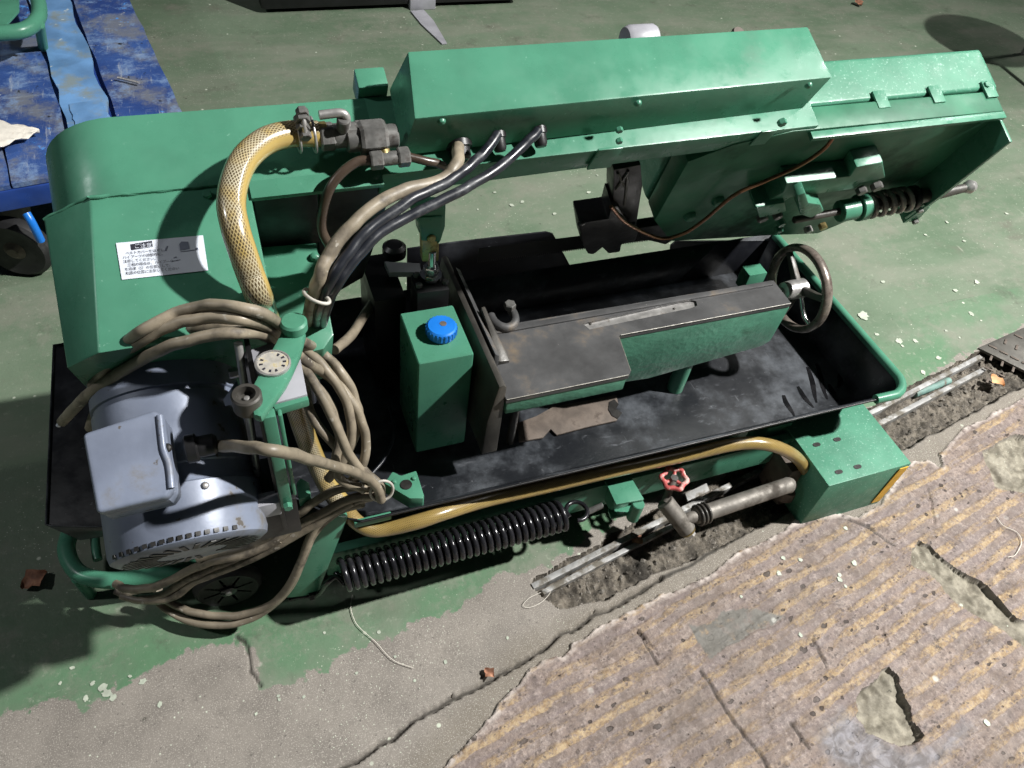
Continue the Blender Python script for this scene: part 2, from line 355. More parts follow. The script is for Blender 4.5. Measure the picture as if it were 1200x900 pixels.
# face masks
fc = lambda A: A[:-1, :-1]
mask_coat = fc(coat_m); mask_tr = fc(in_tr & ~coat_m)
idx = np.arange(nx*ny).reshape(nx, ny)
quads = np.stack([idx[:-1, :-1], idx[1:, :-1], idx[1:, 1:], idx[:-1, 1:]], -1)
VV = np.stack([GX, GY, Z], -1).reshape(-1, 3)
att = {'crack': CR.ravel(), 'paint': sd_paint.ravel(), 'stain': np.where(inpoly(JX, JY, stainC), 1., 0).ravel(), 'stain2': np.clip(pdist(GX, GY, stainD)*np.where(inpoly(GX, GY, stainD), 1, -1)*40+.5, 0, 1).ravel(),
       'hole': hole_only.ravel().astype(float), 'curb': (pdist(GX, GY, slab, True)).ravel()}
def sheet(name, mask, mats, extra=None):
    q = quads[mask]; used, inv = np.unique(q, return_inverse=True); V = VV[used]; F = inv.reshape(-1, 4)
    nv0 = len(V)
    if extra is not None: V = np.vstack([V, extra[0]]); F2 = np.array(extra[1])+nv0
    me = bpy.data.meshes.new(name); nf = len(F)+(len(F2) if extra is not None else 0)
    me.vertices.add(len(V)); me.vertices.foreach_set('co', V.ravel())
    allF = F if extra is None else np.vstack([F, F2])
    me.loops.add(nf*4); me.loops.foreach_set('vertex_index', allF.ravel().astype(np.int32))
    me.polygons.add(nf); me.polygons.foreach_set('loop_start', np.arange(0, nf*4, 4, dtype=np.int32))
    for k, a in att.items():
        at = me.attributes.new(k, 'FLOAT', 'POINT'); vals = a[used]
        if extra is not None: vals = np.concatenate([vals, np.full(len(V)-nv0, 1.0 if k == 'paint' else (1. if k == 'curb' else 0))])
        at.data.foreach_set('value', vals.astype(np.float32))
    me.update(); me.validate(); me.polygons.foreach_set('use_smooth', [True]*nf)
    for m in mats: me.materials.append(m)
    o = bpy.data.objects.new(name, me); COL.objects.link(o); WL[o.name] = np.zeros(3)
    return o
# --- floor material: worn green paint over grey concrete
t = NT('worn_green_floor'); co = t.coord()
wn = t.noise(9, 8, .62); wn2 = t.noise(45, 5, .6)
pd = t.math('ADD', t.attr('paint'), t.math('MULTIPLY', t.math('SUBTRACT', wn, .5), .13)); pd = t.math('ADD', pd, t.math('MULTIPLY', t.math('SUBTRACT', wn2, .5), .05))
pf = t.ramp(pd, -.002, .004)
scr = t.noise(2.2, 6, .6, t.mapping(co, (1, 3.2, 1), (0, 0, .5)))
green = t.mix(t.ramp(t.noise(2.6, 6, .6), .30, .70), (.096, .146, .092), (.145, .192, .133))
green = t.mix(t.ramp(scr, .40, .72), green, (.180, .202, .155))
green = t.mix(t.ramp(t.noise(5, 7, .7), .55, .78), green, (.126, .128, .100))
# fresher paint close to the worn edge
fresh = t.math('MULTIPLY', t.ramp(t.attr('paint'), .22, .05), t.ramp(t.noise(6, 4), .35, .6))
green = t.mix(t.math('MULTIPLY', fresh, .75), green, (.078, .185, .095))
con = t.mix(t.ramp(t.noise(14, 8, .7), .3, .7), (.165, .149, .132), (.250, .227, .200))
con = t.mix(t.math('MULTIPLY', t.ramp(t.attr('curb'), .075, .03), .55), con, (.15, .13, .10)); con = t.mix(t.math('MULTIPLY', t.ramp(t.noise(480, 2, .5), .52, .70), .7), con, (.42, .39, .35)); con = t.mix(t.math('MULTIPLY', t.ramp(t.noise(28, 8, .8), .50, .66), .5), con, (.16, .145, .128)); con = t.mix(t.ramp(t.noise(150, 3, .6), .62, .72), con, (.11, .10, .09))
con = t.mix(t.math('MULTIPLY', t.attr('hole'), .85), con, t.mix(t.ramp(t.noise(35, 6, .7), .35, .65), (.125, .112, .082), (.30, .275, .215)))
col = t.mix(pf, con, green)
half = t.math('MULTIPLY', t.ramp(t.noise(60, 6, .7), .60, .70), t.ramp(t.noise(3.5, 3), .45, .7)); col = t.mix(t.math('MULTIPLY', half, pf), col, (.24, .235, .20))
clus = t.ramp(t.noise(1.7, 4, .6, vec=t.mapping(co, loc=(4, 1, 3))), .42, .64)
for k_, (sc_, ro_) in enumerate([((34, 5, 1), .9), ((6, 40, 1), .3), ((26, 7, 1), 2.3)]):
    sr = t.ramp(t.noise(1, 5, .7, t.mapping(co, sc_, (0, 0, ro_), (k_*3, k_, 0))), .665, .70)
    green = t.mix(t.math('MULTIPLY', t.math('MULTIPLY', sr, clus), .55), green, (.33, .34, .28))
green = t.mix(t.math('MULTIPLY', t.ramp(t.noise(4.2, 10, .82, vec=t.mapping(co, loc=(1, 3, 8))), .50, .62), .5), green, (.20, .205, .165))
green = t.mix(t.math('MULTIPLY', t.ramp(t.noise(7, 9, .78, vec=t.mapping(co, loc=(2, 9, 0))), .55, .72), .75), green, (.075, .085, .062))
green = t.mix(t.math('MULTIPLY', t.ramp(t.noise(55, 6, .75, vec=t.mapping(co, loc=(5, 9, 0))), .56, .68), .55), green, (.27, .30, .235))
col = t.mix(pf, con, green)
dots = t.ramp(t.voro(16, rnd=1), .075, .045); dots = t.math('MULTIPLY', dots, t.ramp(t.noise(3.1, 3), .44, .58))
dots2 = t.ramp(t.voro(60), .10, .06); dots2 = t.math('MULTIPLY', dots2, t.ramp(t.noise(5, 3, vec=t.mapping(co, loc=(3, 1, 0))), .46, .62)); dots3 = t.math('MULTIPLY', t.ramp(t.voro(130), .14, .08), t.ramp(t.noise(2.2, 5, .7, vec=t.mapping(co, loc=(8, 1, 0))), .50, .60)); dots2 = t.math('MAXIMUM', dots2, dots3)
fl = t.math('MAXIMUM', dots, dots2); col = t.mix(fl, col, (.52, .56, .46))
col = t.mix(t.ramp(t.noise(38, 5, .7, vec=t.mapping(co, loc=(7, 2, 0))), .66, .74), col, (.045, .045, .035))
col = t.mix(t.math('MULTIPLY', t.attr('crack'), .9), col, (.022, .019, .015))
rf = t.math('ADD', t.math('MULTIPLY', pf, -.22), t.ramp(t.noise(12, 5), .3, .7, .72, .86))
nb = t.bump(t.noise(140, 4, .6), .35, .0015); nb = t.bump(t.noise(14, 5), .25, .004, nb)
M['floor'] = t.out(col, rf, 0, nb, spec=.35)
# --- brown worn coating
t = NT('worn_brown_coating'); co = t.coord()
sdv = np.array(on((1000, 600), 'z', 0)) - np.array(on((720, 765), 'z', 0)); ang = math.atan2(sdv[1], sdv[0])
lc = t.mapping(co, rot=(0, 0, -ang))
sp = t.new('ShaderNodeSeparateXYZ'); t.L.new(lc, sp.inputs[0])
wob = t.math('MULTIPLY', t.math('SUBTRACT', t.noise(4, 6, .65), .5), 1.2)
ph = t.math('FRACT', t.math('ADD', t.math('MULTIPLY', sp.outputs[1], 29.), wob))
band = t.math('MULTIPLY', t.ramp(ph, .0, .10), t.ramp(ph, .56, .42))
brk = t.ramp(t.noise(1, 7, .72, t.mapping(lc, (10, 26, 1))), .40, .55); brk2 = t.ramp(t.noise(140, 5, .8), .36, .52); brk3 = t.ramp(t.noise(3.6, 5, .65, vec=t.mapping(co, loc=(2, 5, 0))), .30, .50)
tan = t.math('MULTIPLY', t.math('MULTIPLY', band, brk), t.math('MULTIPLY', brk2, brk3))
st2 = t.noise(1, 5, .65, t.mapping(lc, (6, 44, 1), loc=(3, 1, 2)))
basec = t.mix(t.ramp(t.noise(13, 9, .72), .30, .70), (.125, .095, .080), (.285, .222, .188))
basec = t.mix(t.ramp(st2, .42, .66), basec, (.190, .152, .145))
basec = t.mix(t.math('MULTIPLY', t.ramp(t.noise(90, 6, .8), .45, .70), .75), basec, (.40, .335, .30))
basec = t.mix(t.math('MULTIPLY', t.ramp(t.noise(105, 8, .85, vec=t.mapping(co, loc=(9, 3, 0))), .46, .60), .62), basec, (.095, .073, .068))
tanc = t.mix(t.ramp(t.noise(110, 5, .75), .35, .65), (.25, .165, .085), (.43, .325, .195))
c = t.mix(t.math('MULTIPLY', tan, .95), basec, tanc)
pv = t.mapping(lc, (1, 1.5, 1)); wv = t.new('ShaderNodeVectorMath', operation='ADD'); nsv = t.new('ShaderNodeTexNoise'); t.L.new(co, nsv.inputs['Vector']); nsv.inputs['Scale'].default_value = 70
vs = t.new('ShaderNodeVectorMath', operation='SCALE'); t.L.new(nsv.outputs['Color'], vs.inputs[0]); vs.inputs['Scale'].default_value = .014
t.L.new(pv, wv.inputs[0]); t.L.new(vs.outputs[0], wv.inputs[1])
def pits(scale, size):
    vn = t.new('ShaderNodeTexVoronoi'); t.L.new(wv.outputs[0], vn.inputs['Vector']); vn.inputs['Scale'].default_value = scale
    sx_ = t.new('ShaderNodeSeparateXYZ'); t.L.new(vn.outputs['Color'], sx_.inputs[0])
    th = t.math('MULTIPLY', t.math('POWER', sx_.outputs[0], 2.2), size)
    return t.ramp(t.math('SUBTRACT', th, vn.outputs['Distance']), 0., .05)
pit = t.math('MULTIPLY', pits(42, .36), t.ramp(t.noise(7, 4), .36, .50)); c = t.mix(t.math('MULTIPLY', pit, .92), c, (.045, .034, .030))
pit2 = t.math('MULTIPLY', pits(120, .50), t.ramp(t.noise(12, 4), .38, .54)); c = t.mix(t.math('MULTIPLY', pit2, .75), c, (.085, .066, .060))
scr_ = t.ramp(t.noise(1, 5, .7, t.mapping(lc, (40, 5, 1), (0, 0, .5))), .67, .71); c = t.mix(t.math('MULTIPLY', scr_, .6), c, (.08, .065, .06))
c = t.mix(t.math('MULTIPLY', t.ramp(t.noise(2.6, 8, .72, vec=t.mapping(co, loc=(7, 4, 1))), .48, .66), .5), c, (.115, .092, .078))
c = t.mix(t.ramp(t.noise(22, 8, .8, vec=t.mapping(co, loc=(4, 4, 1))), .59, .66), c, (.085, .070, .064))
c = t.mix(t.math('MULTIPLY', t.attr('stain'), t.ramp(t.noise(40, 5), .25, .5)), c, t.mix(t.noise(120, 4), (.075, .07, .062), (.20, .19, .17)))
c = t.mix(t.math('MULTIPLY', t.attr('stain2'), .8), c, t.mix(t.ramp(t.noise(30, 5, dist=1.5), .35, .65), (.11, .105, .11), (.27, .265, .29)))
c = t.mix(t.math('MULTIPLY', t.attr('crack'), .85), c, (.05, .04, .035))
edge = t.ramp(t.attr('curb'), .012, .002); c = t.mix(t.math('MULTIPLY', edge, t.ramp(t.noise(60, 4), .35, .6)), c, (.52, .46, .42))
wd = t.math('MULTIPLY', t.ramp(t.voro(11), .085, .05), t.ramp(t.noise(4, 3), .5, .6)); c = t.mix(wd, c, (.6, .6, .55))
nb = t.bump(t.math('ADD', t.math('SUBTRACT', t.noise(90, 6, .7), pit), t.math('MULTIPLY', t.math('MULTIPLY', band, brk), .6)), .8, .003); nb = t.bump(t.noise(300, 3), .3, .0008, nb)
M['coat'] = t.out(c, t.ramp(t.noise(30, 5), .3, .7, .50, .80), 0, nb, spec=.4)
# --- trench dirt
t = NT('trench_dirt')
c = t.mix(t.ramp(t.noise(40, 7, .7), .35, .68), (.065, .056, .045), (.235, .205, .165)); c = t.mix(t.ramp(t.noise(210, 3, .7), .60, .70), c, (.33, .31, .28))
c = t.mix(t.ramp(t.noise(9, 4), .55, .7), c, (.040, .035, .028))
M['dirt'] = t.out(c, .85, 0, t.bump(t.noise(110, 6, .75), 1., .008))
R = 9.
ex = [(-R,-R,0),(R,-R,0),(R,Y0,0),(-R,Y0,0), (-R,Y0,0),(X0,Y0,0),(X0,Y1,0),(-R,Y1,0), (X1,Y0,0),(R,Y0,0),(R,Y1,0),(X1,Y1,0), (-R,Y1,0),(R,Y1,0),(R,R+3,0),(-R,R+3,0)]
floor = tag(sheet('floor', ~mask_coat & ~mask_tr, [M['floor']], (np.array(ex, float), [[0,1,2,3],[4,5,6,7],[8,9,10,11],[12,13,14,15]])), kind='structure')
tag(sheet('trench', mask_tr, [M['dirt']]), kind='structure')
tag(sheet('brown_pavement', mask_coat, [M['coat']]), kind='structure')

# pebbles and grit lying in the trench
V = []; F = []
tp = np.array(trench); k = 0
while k < 900:
    x = rng.uniform(.38, 2.1); y = rng.uniform(.45, 1.05)
    if not inpoly(np.array([x]), np.array([y]), trench)[0]: continue
    r = rng.choice([.0015, .0025, .004, .007], p=[.4, .35, .2, .05]); n0 = len(V); s = rng.uniform(.6, 1.3, (6, 3)); zc = -.016+rng.uniform(-.004, .007)
    i_, j_ = min(nx-1, int((x-X0)/CELL)), min(ny-1, int((y-Y0)/CELL)); zc = Z[i_, j_]+r*.4
    for d, q in zip([(1,0,0),(-1,0,0),(0,1,0),(0,-1,0),(0,0,1),(0,0,-1)], s): V.append(np.array([x, y, zc])+np.array(d)*r*q)
    F += [tuple(n0+i for i in f) for f in [(0,2,4),(2,1,4),(1,3,4),(3,0,4),(2,0,5),(1,2,5),(3,1,5),(0,3,5)]]; k += 1
grit = mk('grit', V, F, surf('grit', (.16,.145,.125), .8, var=.5, vs=90), None)
tag(grit, 'loose grit and small stones lying in the floor trench', 'grit', kind='stuff')

# white paint drips on the floor
def blob(c, r, ecc, a, z, n=16, seed=0):
    q = np.random.default_rng(seed); out = []
    for i in range(n):
        th = 2*math.pi*i/n; rr = r*q.uniform(.75, 1.2); x = rr*math.cos(th)*ecc; y = rr*math.sin(th)
        out.append((c[0]+x*math.cos(a)-y*math.sin(a), c[1]+x*math.sin(a)+y*math.cos(a), z))
    return out
spl = [(1012,369,11),(1054,399,7),(1073,399,5),(1100,419,5),(1058,405,3),(1082,436,5),(1028,391,4),(1139,367,5),(1109,387,3),(1125,395,2),(1150,375,2),(167,798,6),(187,825,5),(152,792,3),(120,805,7),(108,800,4),(100,818,5),(125,812,8),(132,817,6),(70,800,3),(84,782,4),(326,815,3),(327,819,3),(300,836,3),(356,816,3),(418,788,3),(444,740,4),(463,769,3),(250,670,2),(380,741,3),(486,797,3),(522,775,4),(595,747,3),(1035,330,4),(1120,340,4),(1145,330,5),(990,620,4),(912,673,5),(983,675,4),(983,680,5),(990,688,3),(1000,661,5),(917,655,4),(937,657,4),(868,700,3),(1155,848,5),(937,745,4),(620,190,3),(600,240,5),(612,236,4),(580,225,3),(690,225,4),(560,245,2),(700,205,2),(650,250,4),(1110,260,3),(1130,282,3),(1085,275,3),(880,60,2),(1040,190,3),(1180,250,3)]
V = []; F = []
for i, (a, b, r) in enumerate(spl):
    c = on((a, b), 'z', .003); rr = r*np.linalg.norm(c-CP)/FOC*.50
    x_, y_ = int((c[0]-X0)/CELL), int((c[1]-Y0)/CELL); z0 = .0025
    if 0 <= x_ < nx and 0 <= y_ < ny: z0 = Z[max(0,x_-2):x_+3, max(0,y_-2):y_+3].max()+.0012
    bl = blob(c, rr, 1.25, random.random()*3, z0, seed=i); n0 = len(V); V += bl; F.append(tuple(range(n0, n0+len(bl))))
tag(mk('paint_spots', V, F, M['splat']), 'pale dried paint spots spattered over the floor', 'paint spots', kind='stuff')

# ------------------------------------------------------------------ trench frame
tf = empty('metal_edging', on((700, 650), 'z', 0), label='bright worn metal edging bars along the floor trench beneath the saw', cat='metal frame')
def bar(name, p, q, wd, h, ztop, mat, parent):
    a = on(p, 'z', ztop); b = on(q, 'z', ztop); d = b-a; d /= np.linalg.norm(d); s = np.array([-d[1], d[0], 0])*wd/2
    return hexa(name, [a-s-[0,0,h], b-s-[0,0,h], b+s-[0,0,h], a+s-[0,0,h], a-s, b-s, b+s, a+s], mat, parent, .0012)
bar('edge_bar', (624,687), (1150,417), .012, .02, .003, M['alu'], tf)
bar('edge_bar', (636,694), (838,590), .010, .012, -.004, M['alu'], tf)
bar('edge_bar', (1000,512), (1154,432), .012, .02, -.002, M['alu'], tf)
a, b = zz(-.012, (1072,462), (1112,446))
pp = lathe('pipe_offcut', [(.006,0),(.009,0),(.009,np.linalg.norm(b-a)),(.006,np.linalg.norm(b-a))], a, b-a, surf('teal_pipe', (.16,.27,.24), .6, var=.4, dirt=(.12,.1,.08), ds=40), None, 16)
tag(pp, 'short dull teal pipe offcut lying in the trench', 'pipe')
# checker plate cover at the far end of the trench
pl = [np.array([*on(p, 'z', .004)[:2], -.002]) for p in [(1146,408),(1200,384),(1290,345),(1330,390),(1215,442)]]
ck = prism('trench_cover', pl, (0, 0, .008), surf('dark_checker_plate', (.10,.095,.085), .5, .5, var=.3, dirt=(.05,.04,.035), ds=20), None, .001)
tag(ck, 'dark patterned steel cover plate at the end of the trench', 'cover plate')
for i in range(7):
    for j in range(4):
        p = on((1163+i*15-j*2, 407+j*13-i*6.3), 'z', .006)
        if p[0] > 2.35: continue
        an = math.radians(35 if (i+j) % 2 else 125); d = np.array([math.cos(an), math.sin(an), 0])*.011; s = np.array([-d[1], d[0], 0])*.28
        prism('tread_stud', [p-d-s, p+d-s, p+d+s, p-d+s], (0, 0, .0025), M['rust'], ck, .0008)

# ------------------------------------------------------------------ the machine
saw = empty('band_saw', (.45, .90, 0), label='green horizontal band saw machine with black chip tray and grey motor', cat='band saw')
G = M['green']
# ---- base frame
base = empty('base_frame', (.4, .8, 0), saw)
box('front_rail', (.04, .672, .070), (1.02, .690, .145), G, base, .003)
box('rear_rail', (-.30, 1.10, .085), (1.10, 1.12, .165), G, base, .003)
box('cross_rail', (-.30, .86, .09), (-.24, 1.10, .16), G, base, .003)
box('cross_rail', (.96, .70, .09), (1.02, 1.10, .16), G, base, .003)
# slanted front leg plate by the motor
lp = [on(p, 'y', .650) for p in [(376,606),(408,606),(372,697),(336,701)]]
prism('slanted_leg', lp, (0, .012, 0), G, base, .002)
# foot with its four slots and the hazard tape
ft = hexa('foot', [(1.007,.546,-.004),(1.217,.546,-.004),(1.217,.78,-.004),(1.007,.78,-.004),(1.007,.546,.150),(1.217,.546,.150),(1.217,.78,.150),(1.007,.78,.150)], M['green_dusty'], base, .003)
for p in [(957,521),(981,515),(983,553),(1005,547)]:
    c = on(p, 'z', .1505); n = []
    for i in range(14):
        q = 2*math.pi*i/14; n.append((c[0]+.006*math.cos(q)+(.003 if math.cos(q) > 0 else -.003), c[1]+.0048*math.sin(q), .1502))
    prism('slot', n, (0, 0, .0009), M['dark'], base, 0)
hexa('hazard_tape', [(1.190,.5440,.012),(1.212,.5440,.012),(1.212,.5455,.012),(1.190,.5455,.012),(1.190,.5440,.142),(1.212,.5440,.142),(1.212,.5455,.142),(1.190,.5455,.142)], M['yellow'], base, 0)
# rear feet
box('foot', (1.03, 1.06, -.002), (1.17, 1.14, .10), G, base, .003)
# caster wheel
wc = np.array([-.127, .700, .058]); cw = empty('caster_wheel', wc, saw)
lathe('tyre', [(.043,0),(.050,-.002),(.056,.004),(.058,.012),(.056,.020),(.050,.026),(.043,.024)], wc-[0,.0,0], (0,1,0), M['rubber'], cw, 40)
lathe('rim', [(.045,.006),(.047,.001),(.049,-.001),(.050,.003),(.050,.02),(.044,.02)], wc, (0,1,0), M['wheelblack'], cw, 40)
lathe('web', [(.046,.012),(.046,.016)], wc, (0,1,0), M['wheelblack'], cw, 40)
lathe('hub', [(.008,-.006),(.014,-.004),(.015,.012),(.006,.012)], wc, (0,1,0), M['wheelblack'], cw, 20)
for i in range(8):
    q = math.pi*2*i/8+.2; d = np.array([math.cos(q), 0, math.sin(q)]); s = np.array([-d[2], 0, d[0]])*.0032
    prism('spoke', [wc+d*.013-s, wc+d*.046-s*.8, wc+d*.046+s*.8, wc+d*.013+s], (0, .013, 0), M['wheelblack'], cw, .0008)
cyl('axle', wc+[0,-.008,0], wc+[0,.07,0], .006, M['steel'], cw, 12)
prism('fork_plate', [wc+[-.03,.03,-.01], wc+[.03,.03,-.01], wc+[.05,.03,.06], wc+[-.05,.03,.06]], (0,.006,0), G, cw, .001)
# tow loop
lz = .075
tl = tube('tow_loop', [on((92,560),'z',lz), on((84,615),'z',lz), on((78,645),'z',lz), on((92,671),'z',lz), on((125,680),'z',lz), on((170,676),'z',lz), on((225,666),'z',lz), on((290,650),'z',lz)], .0145, G, saw, 18)
pb = on((107,697), 'z', 0); cyl('prop', (pb[0], pb[1], 0), (pb[0]-.002, pb[1]-.004, lz), .010, G, tl, 16)
pb2 = on((112,648), 'z', .05); tube('inner_bar', [(pb2[0]-.01, 1.1, .05), (pb2[0]-.005, .98, .05), (pb2[0], .86, .05), (pb2[0]+.002, .83, .045)], .008, G, tl, 12)
# ---- chip tray
tray = empty('chip_tray', (.45, .9, .17), saw)
ZR, ZF = .28, .17
def arc(cx, cy, r, a0, a1, n=7): return [(cx+r*math.cos(math.radians(a)), cy+r*math.sin(math.radians(a))) for a in np.linspace(a0, a1, n)]
rimo = [(-.343,1.145),(-.347,.762),(-.340,.757),(-.277,.737),(.00,.72),(.060,.660),(.10,.640)] + [(1.15,.636)] + arc(1.160,.682,.046,-85,0) + [(1.206,1.15)]
boto = [(-.335,1.145),(-.335,.80),(-.33,.795),(-.27,.79),(.02,.78),(.08,.735),(.12,.712)] + [(1.14,.706)] + arc(1.165,.738,.030,-85,0) + [(1.196,1.15)]
V = [(x, y, ZR) for x, y in rimo] + [(x, y, ZF) for x, y in boto]; n = len(rimo)
F = [(i, (i+1) % n, n+(i+1) % n, n+i) for i in range(n)] + [tuple(range(n, 2*n))]
prism('tray_apron', [(-.340,1.14,.2765),(-.344,.764,.2765),(-.277,.741,.2765),(-.002,.724,.2765),(.012,.712,.2765),(.012,1.14,.2765)], (0,0,-.003), M['black'], tray, .0005)
# tray floor with finger marks
t = NT('black_tray_floor'); co = t.coord()
c = t.mix(t.ramp(t.noise(4.5, 8, .7), .46, .68), (.0095,.0108,.0135), (.070,.078,.090)); c = t.mix(t.ramp(t.noise(90, 4, .7), .66, .74), c, (.11,.115,.125))
c = t.mix(t.ramp(t.noise(24, 6, .7, t.mapping(co, (1,3,1), (0,0,.6))), .58, .74), c, (.075,.080,.090)); c = t.mix(t.math('MULTIPLY', t.ramp(t.noise(1, 5, .7, t.mapping(co, (55, 6, 1), (0, 0, 1.0))), .66, .70), .5), c, (.12,.125,.135))
M['trayfloor'] = t.out(c, t.ramp(t.noise(9, 6), .3, .7, .30, .55), 0, t.bump(t.noise(40, 4), .25, .002))
sh = mk('tray_shell', V, F, M['trayfloor'], tray, smooth=True, ang=30)
sm = sh.modifiers.new('thickness', 'SOLIDIFY'); sm.thickness = .0022; sm.offset = -1
# greasy finger smears on the tray floor
smear = surf('finger_grease', (.006,.006,.007), .24, var=.3)
for i, (a, b) in enumerate([((946,430),(958,472)),((956,426),(970,468)),((934,453),(953,478)),((918,463),(930,488)),((972,450),(980,470)),((985,438),(982,455))]):
    p, q = zz(ZF+.0022, a, b); d = q-p; ln = np.linalg.norm(d); d /= ln; s = np.array([-d[1], d[0], 0])*.0042
    out = []
    for k in range(7): 
        f = k/6; out.append(p+d*ln*f+s*(.5+1.0*math.sin(math.pi*min(1, f*.9+.1))) + s*.5*math.sin(f*5+i))
    for k in range(6, -1, -1):
        f = k/6; out.append(p+d*ln*f-s*(.5+.8*math.sin(math.pi*min(1, f*.9+.1))) + s*.5*math.sin(f*5+i))
    mk('grease_smear', out, [tuple(range(len(out)))], smear, tray)
# rim tube on the right-hand end, bare lip in front
rt = [(1.206,1.14,ZR),(1.206,1.05,ZR),(1.206,.95,ZR),(1.206,.85,ZR),(1.206,.75,ZR)] + [(x, y, ZR) for x, y in arc(1.160,.682,.046,0,-85)[0:]] + [(1.12,.638,ZR-.002)]
tube('rim_tube', rt, .0095, G, tray, 14, 4)
tube('front_lip', [(.10,.6395,ZR),(.3,.6385,ZR),(.6,.637,ZR),(.9,.636,ZR),(1.15,.6355,ZR)], .0022, M['blackmetal'], tray, 8)
# rear guard plate with the notch for the blade
gy = 1.148
go = [on(p, 'y', gy) for p in [(535,284),(560,281),(640,272),(648,274),(652,281),(668,311),(674,315),(785,298),(786,288),(792,283),(905,282),(912,288)]]
go = go + [np.array([go[-1][0]+.02, gy, ZF]), np.array([go[0][0]-.1, gy, ZF]), np.array([go[0][0]-.1, gy, go[0][2]])]
prism('rear_guard', go, (0, .004, 0), M['black'], tray, .001)
# rusty plate on the tray floor under the vice
rp = [on(p, 'z', ZF+.004) for p in [(606,497),(628,489),(648,478),(700,468),(722,464),(724,474),(719,480),(727,487),(722,494),(690,501),(652,511),(645,504),(636,514),(608,519)]]
prism('drain_plate', rp, (0, 0, .004), M['rust'], tray, .0008)
hl = [on(p, 'z', ZF+.009) for p in [(714,471),(720,468),(725,474),(722,479),(729,484),(724,491),(717,487),(713,480)]]
prism('drain_hole', hl, (0, 0, .0006), M['dark'], tray, 0)
# green corner bracket bolted on the tray lip
zb = .30
bk = [on(p, 'z', zb) for p in [(450,566),(460,552),(470,557),(488,551),(497,580),(496,584),(480,584)]]
br = prism('corner_bracket', bk, (0, 0, -.030), G, tray, .003)
bh = on((476,568), 'z', zb+.0005); cyl('bracket_hole', bh, bh+[0,0,.0012], .0095, M['dark'], tray, 16, 0.0003)
for p in [(462,565),(485,561)]: bolt('screw', on(p, 'z', zb), (0,0,1), .004, .004, G, tray, 'pan')
box('lip_block', (.09, .641, .262), (.15, .648, .277), G, tray, .002)

# ---- vice
vise = empty('vise', (.65, .85, .17), saw)
TZ = .40
outer = [(.362,.727),(.586,.727),(.592,.733),(.607,.815),(.612,.819),(.983,.819),(.985,.886),(.362,.892)]
s0 = [on(p, 'z', TZ)[:2] for p in [(683,379),(808,351),(816,353),(817,358),(810,361),(691,386)]]
bm = bmesh.new()
def loop(pts, z):
    vs = [bm.verts.new((p[0], p[1], z)) for p in pts]; return vs, [bm.edges.new((vs[i], vs[(i+1) % len(vs)])) for i in range(len(vs))]
v1, e1 = loop(outer, TZ); v2, e2 = loop(s0, TZ)
bmesh.ops.triangle_fill(bm, edges=e1+e2, use_beauty=True)
top = list(bm.faces); r_ = bmesh.ops.extrude_face_region(bm, geom=top)
for v in [g for g in r_['geom'] if isinstance(g, bmesh.types.BMVert)]: v.co.z -= .010
bmesh.ops.recalc_face_normals(bm, faces=bm.faces)
me = bpy.data.meshes.new('table_top'); bm.to_mesh(me); bm.free(); finish(me, M['iron'], False)
c0 = np.array([.67, .81, .40])
for v in me.vertices: v.co -= Vector(c0)
link('table_top', me, c0, vise)
sbar = [np.array([*p, TZ-.006]) for p in s0]; prism('slot_bar', sbar, (0, 0, .0015), M['steel'], vise, 0)
for p in [(692,380),(790,362)]: bolt('slot_screw', on(p, 'z', TZ-.0045), (0,0,1), .0028, .002, M['darkiron'], vise, 'pan')
box('table_back_strip', (.385, .872, TZ-.001), (.975, .884, TZ+.0035), M['iron'], vise, .001)
M['edge'] = surf('bare_worn_edge', (.22,.21,.185), .5, .2, var=.3, vs=60)
for pa_, pb2_ in [((.3625,.7268),(.585,.7268)),((.5925,.734),(.6075,.814)),((.613,.8187),(.982,.8187))]:
    tube('worn_edge', [np.array([*pa_, TZ-.0004]), np.array([(pa_[0]+pb2_[0])/2, (pa_[1]+pb2_[1])/2, TZ-.0004]), np.array([*pb2_, TZ-.0004])], .0008, M['edge'], vise, 6, 3)
prism('table_apron', [(.364,.7285,.39),(.585,.7285,.39),(.604,.8175,.39),(.604,.884,.39),(.364,.884,.39)], (0,0,-.032), M['green_cast'], vise, .004)
# long rail casting
zr = [on(p, 'y', .8195) for p in [(722,398),(926,360),(903,400),(893,406),(760,444),(708,452)]]
zr[0][2] = .389; zr[1][2] = .389
prism('rail_casting', zr, (0, .064, 0), M['green_cast'], vise, .004)
cyl('support_leg', (.806, .842, ZF+.001), (.806, .842, .275), .017, G, vise, 20)
cyl('support_leg', (.42, .80, ZF+.001), (.42, .80, .36), .008, M['darkiron'], vise, 16)
cyl('clamp_screw', (.40, .875, .372), (1.045, .875, .372), .011, M['steel'], vise, 16)
gl = on((895,322), 'z', .405); box('gib_block', (gl[0]-.03, .905, .36), (gl[0]+.012, .935, .405), G, vise, .002)
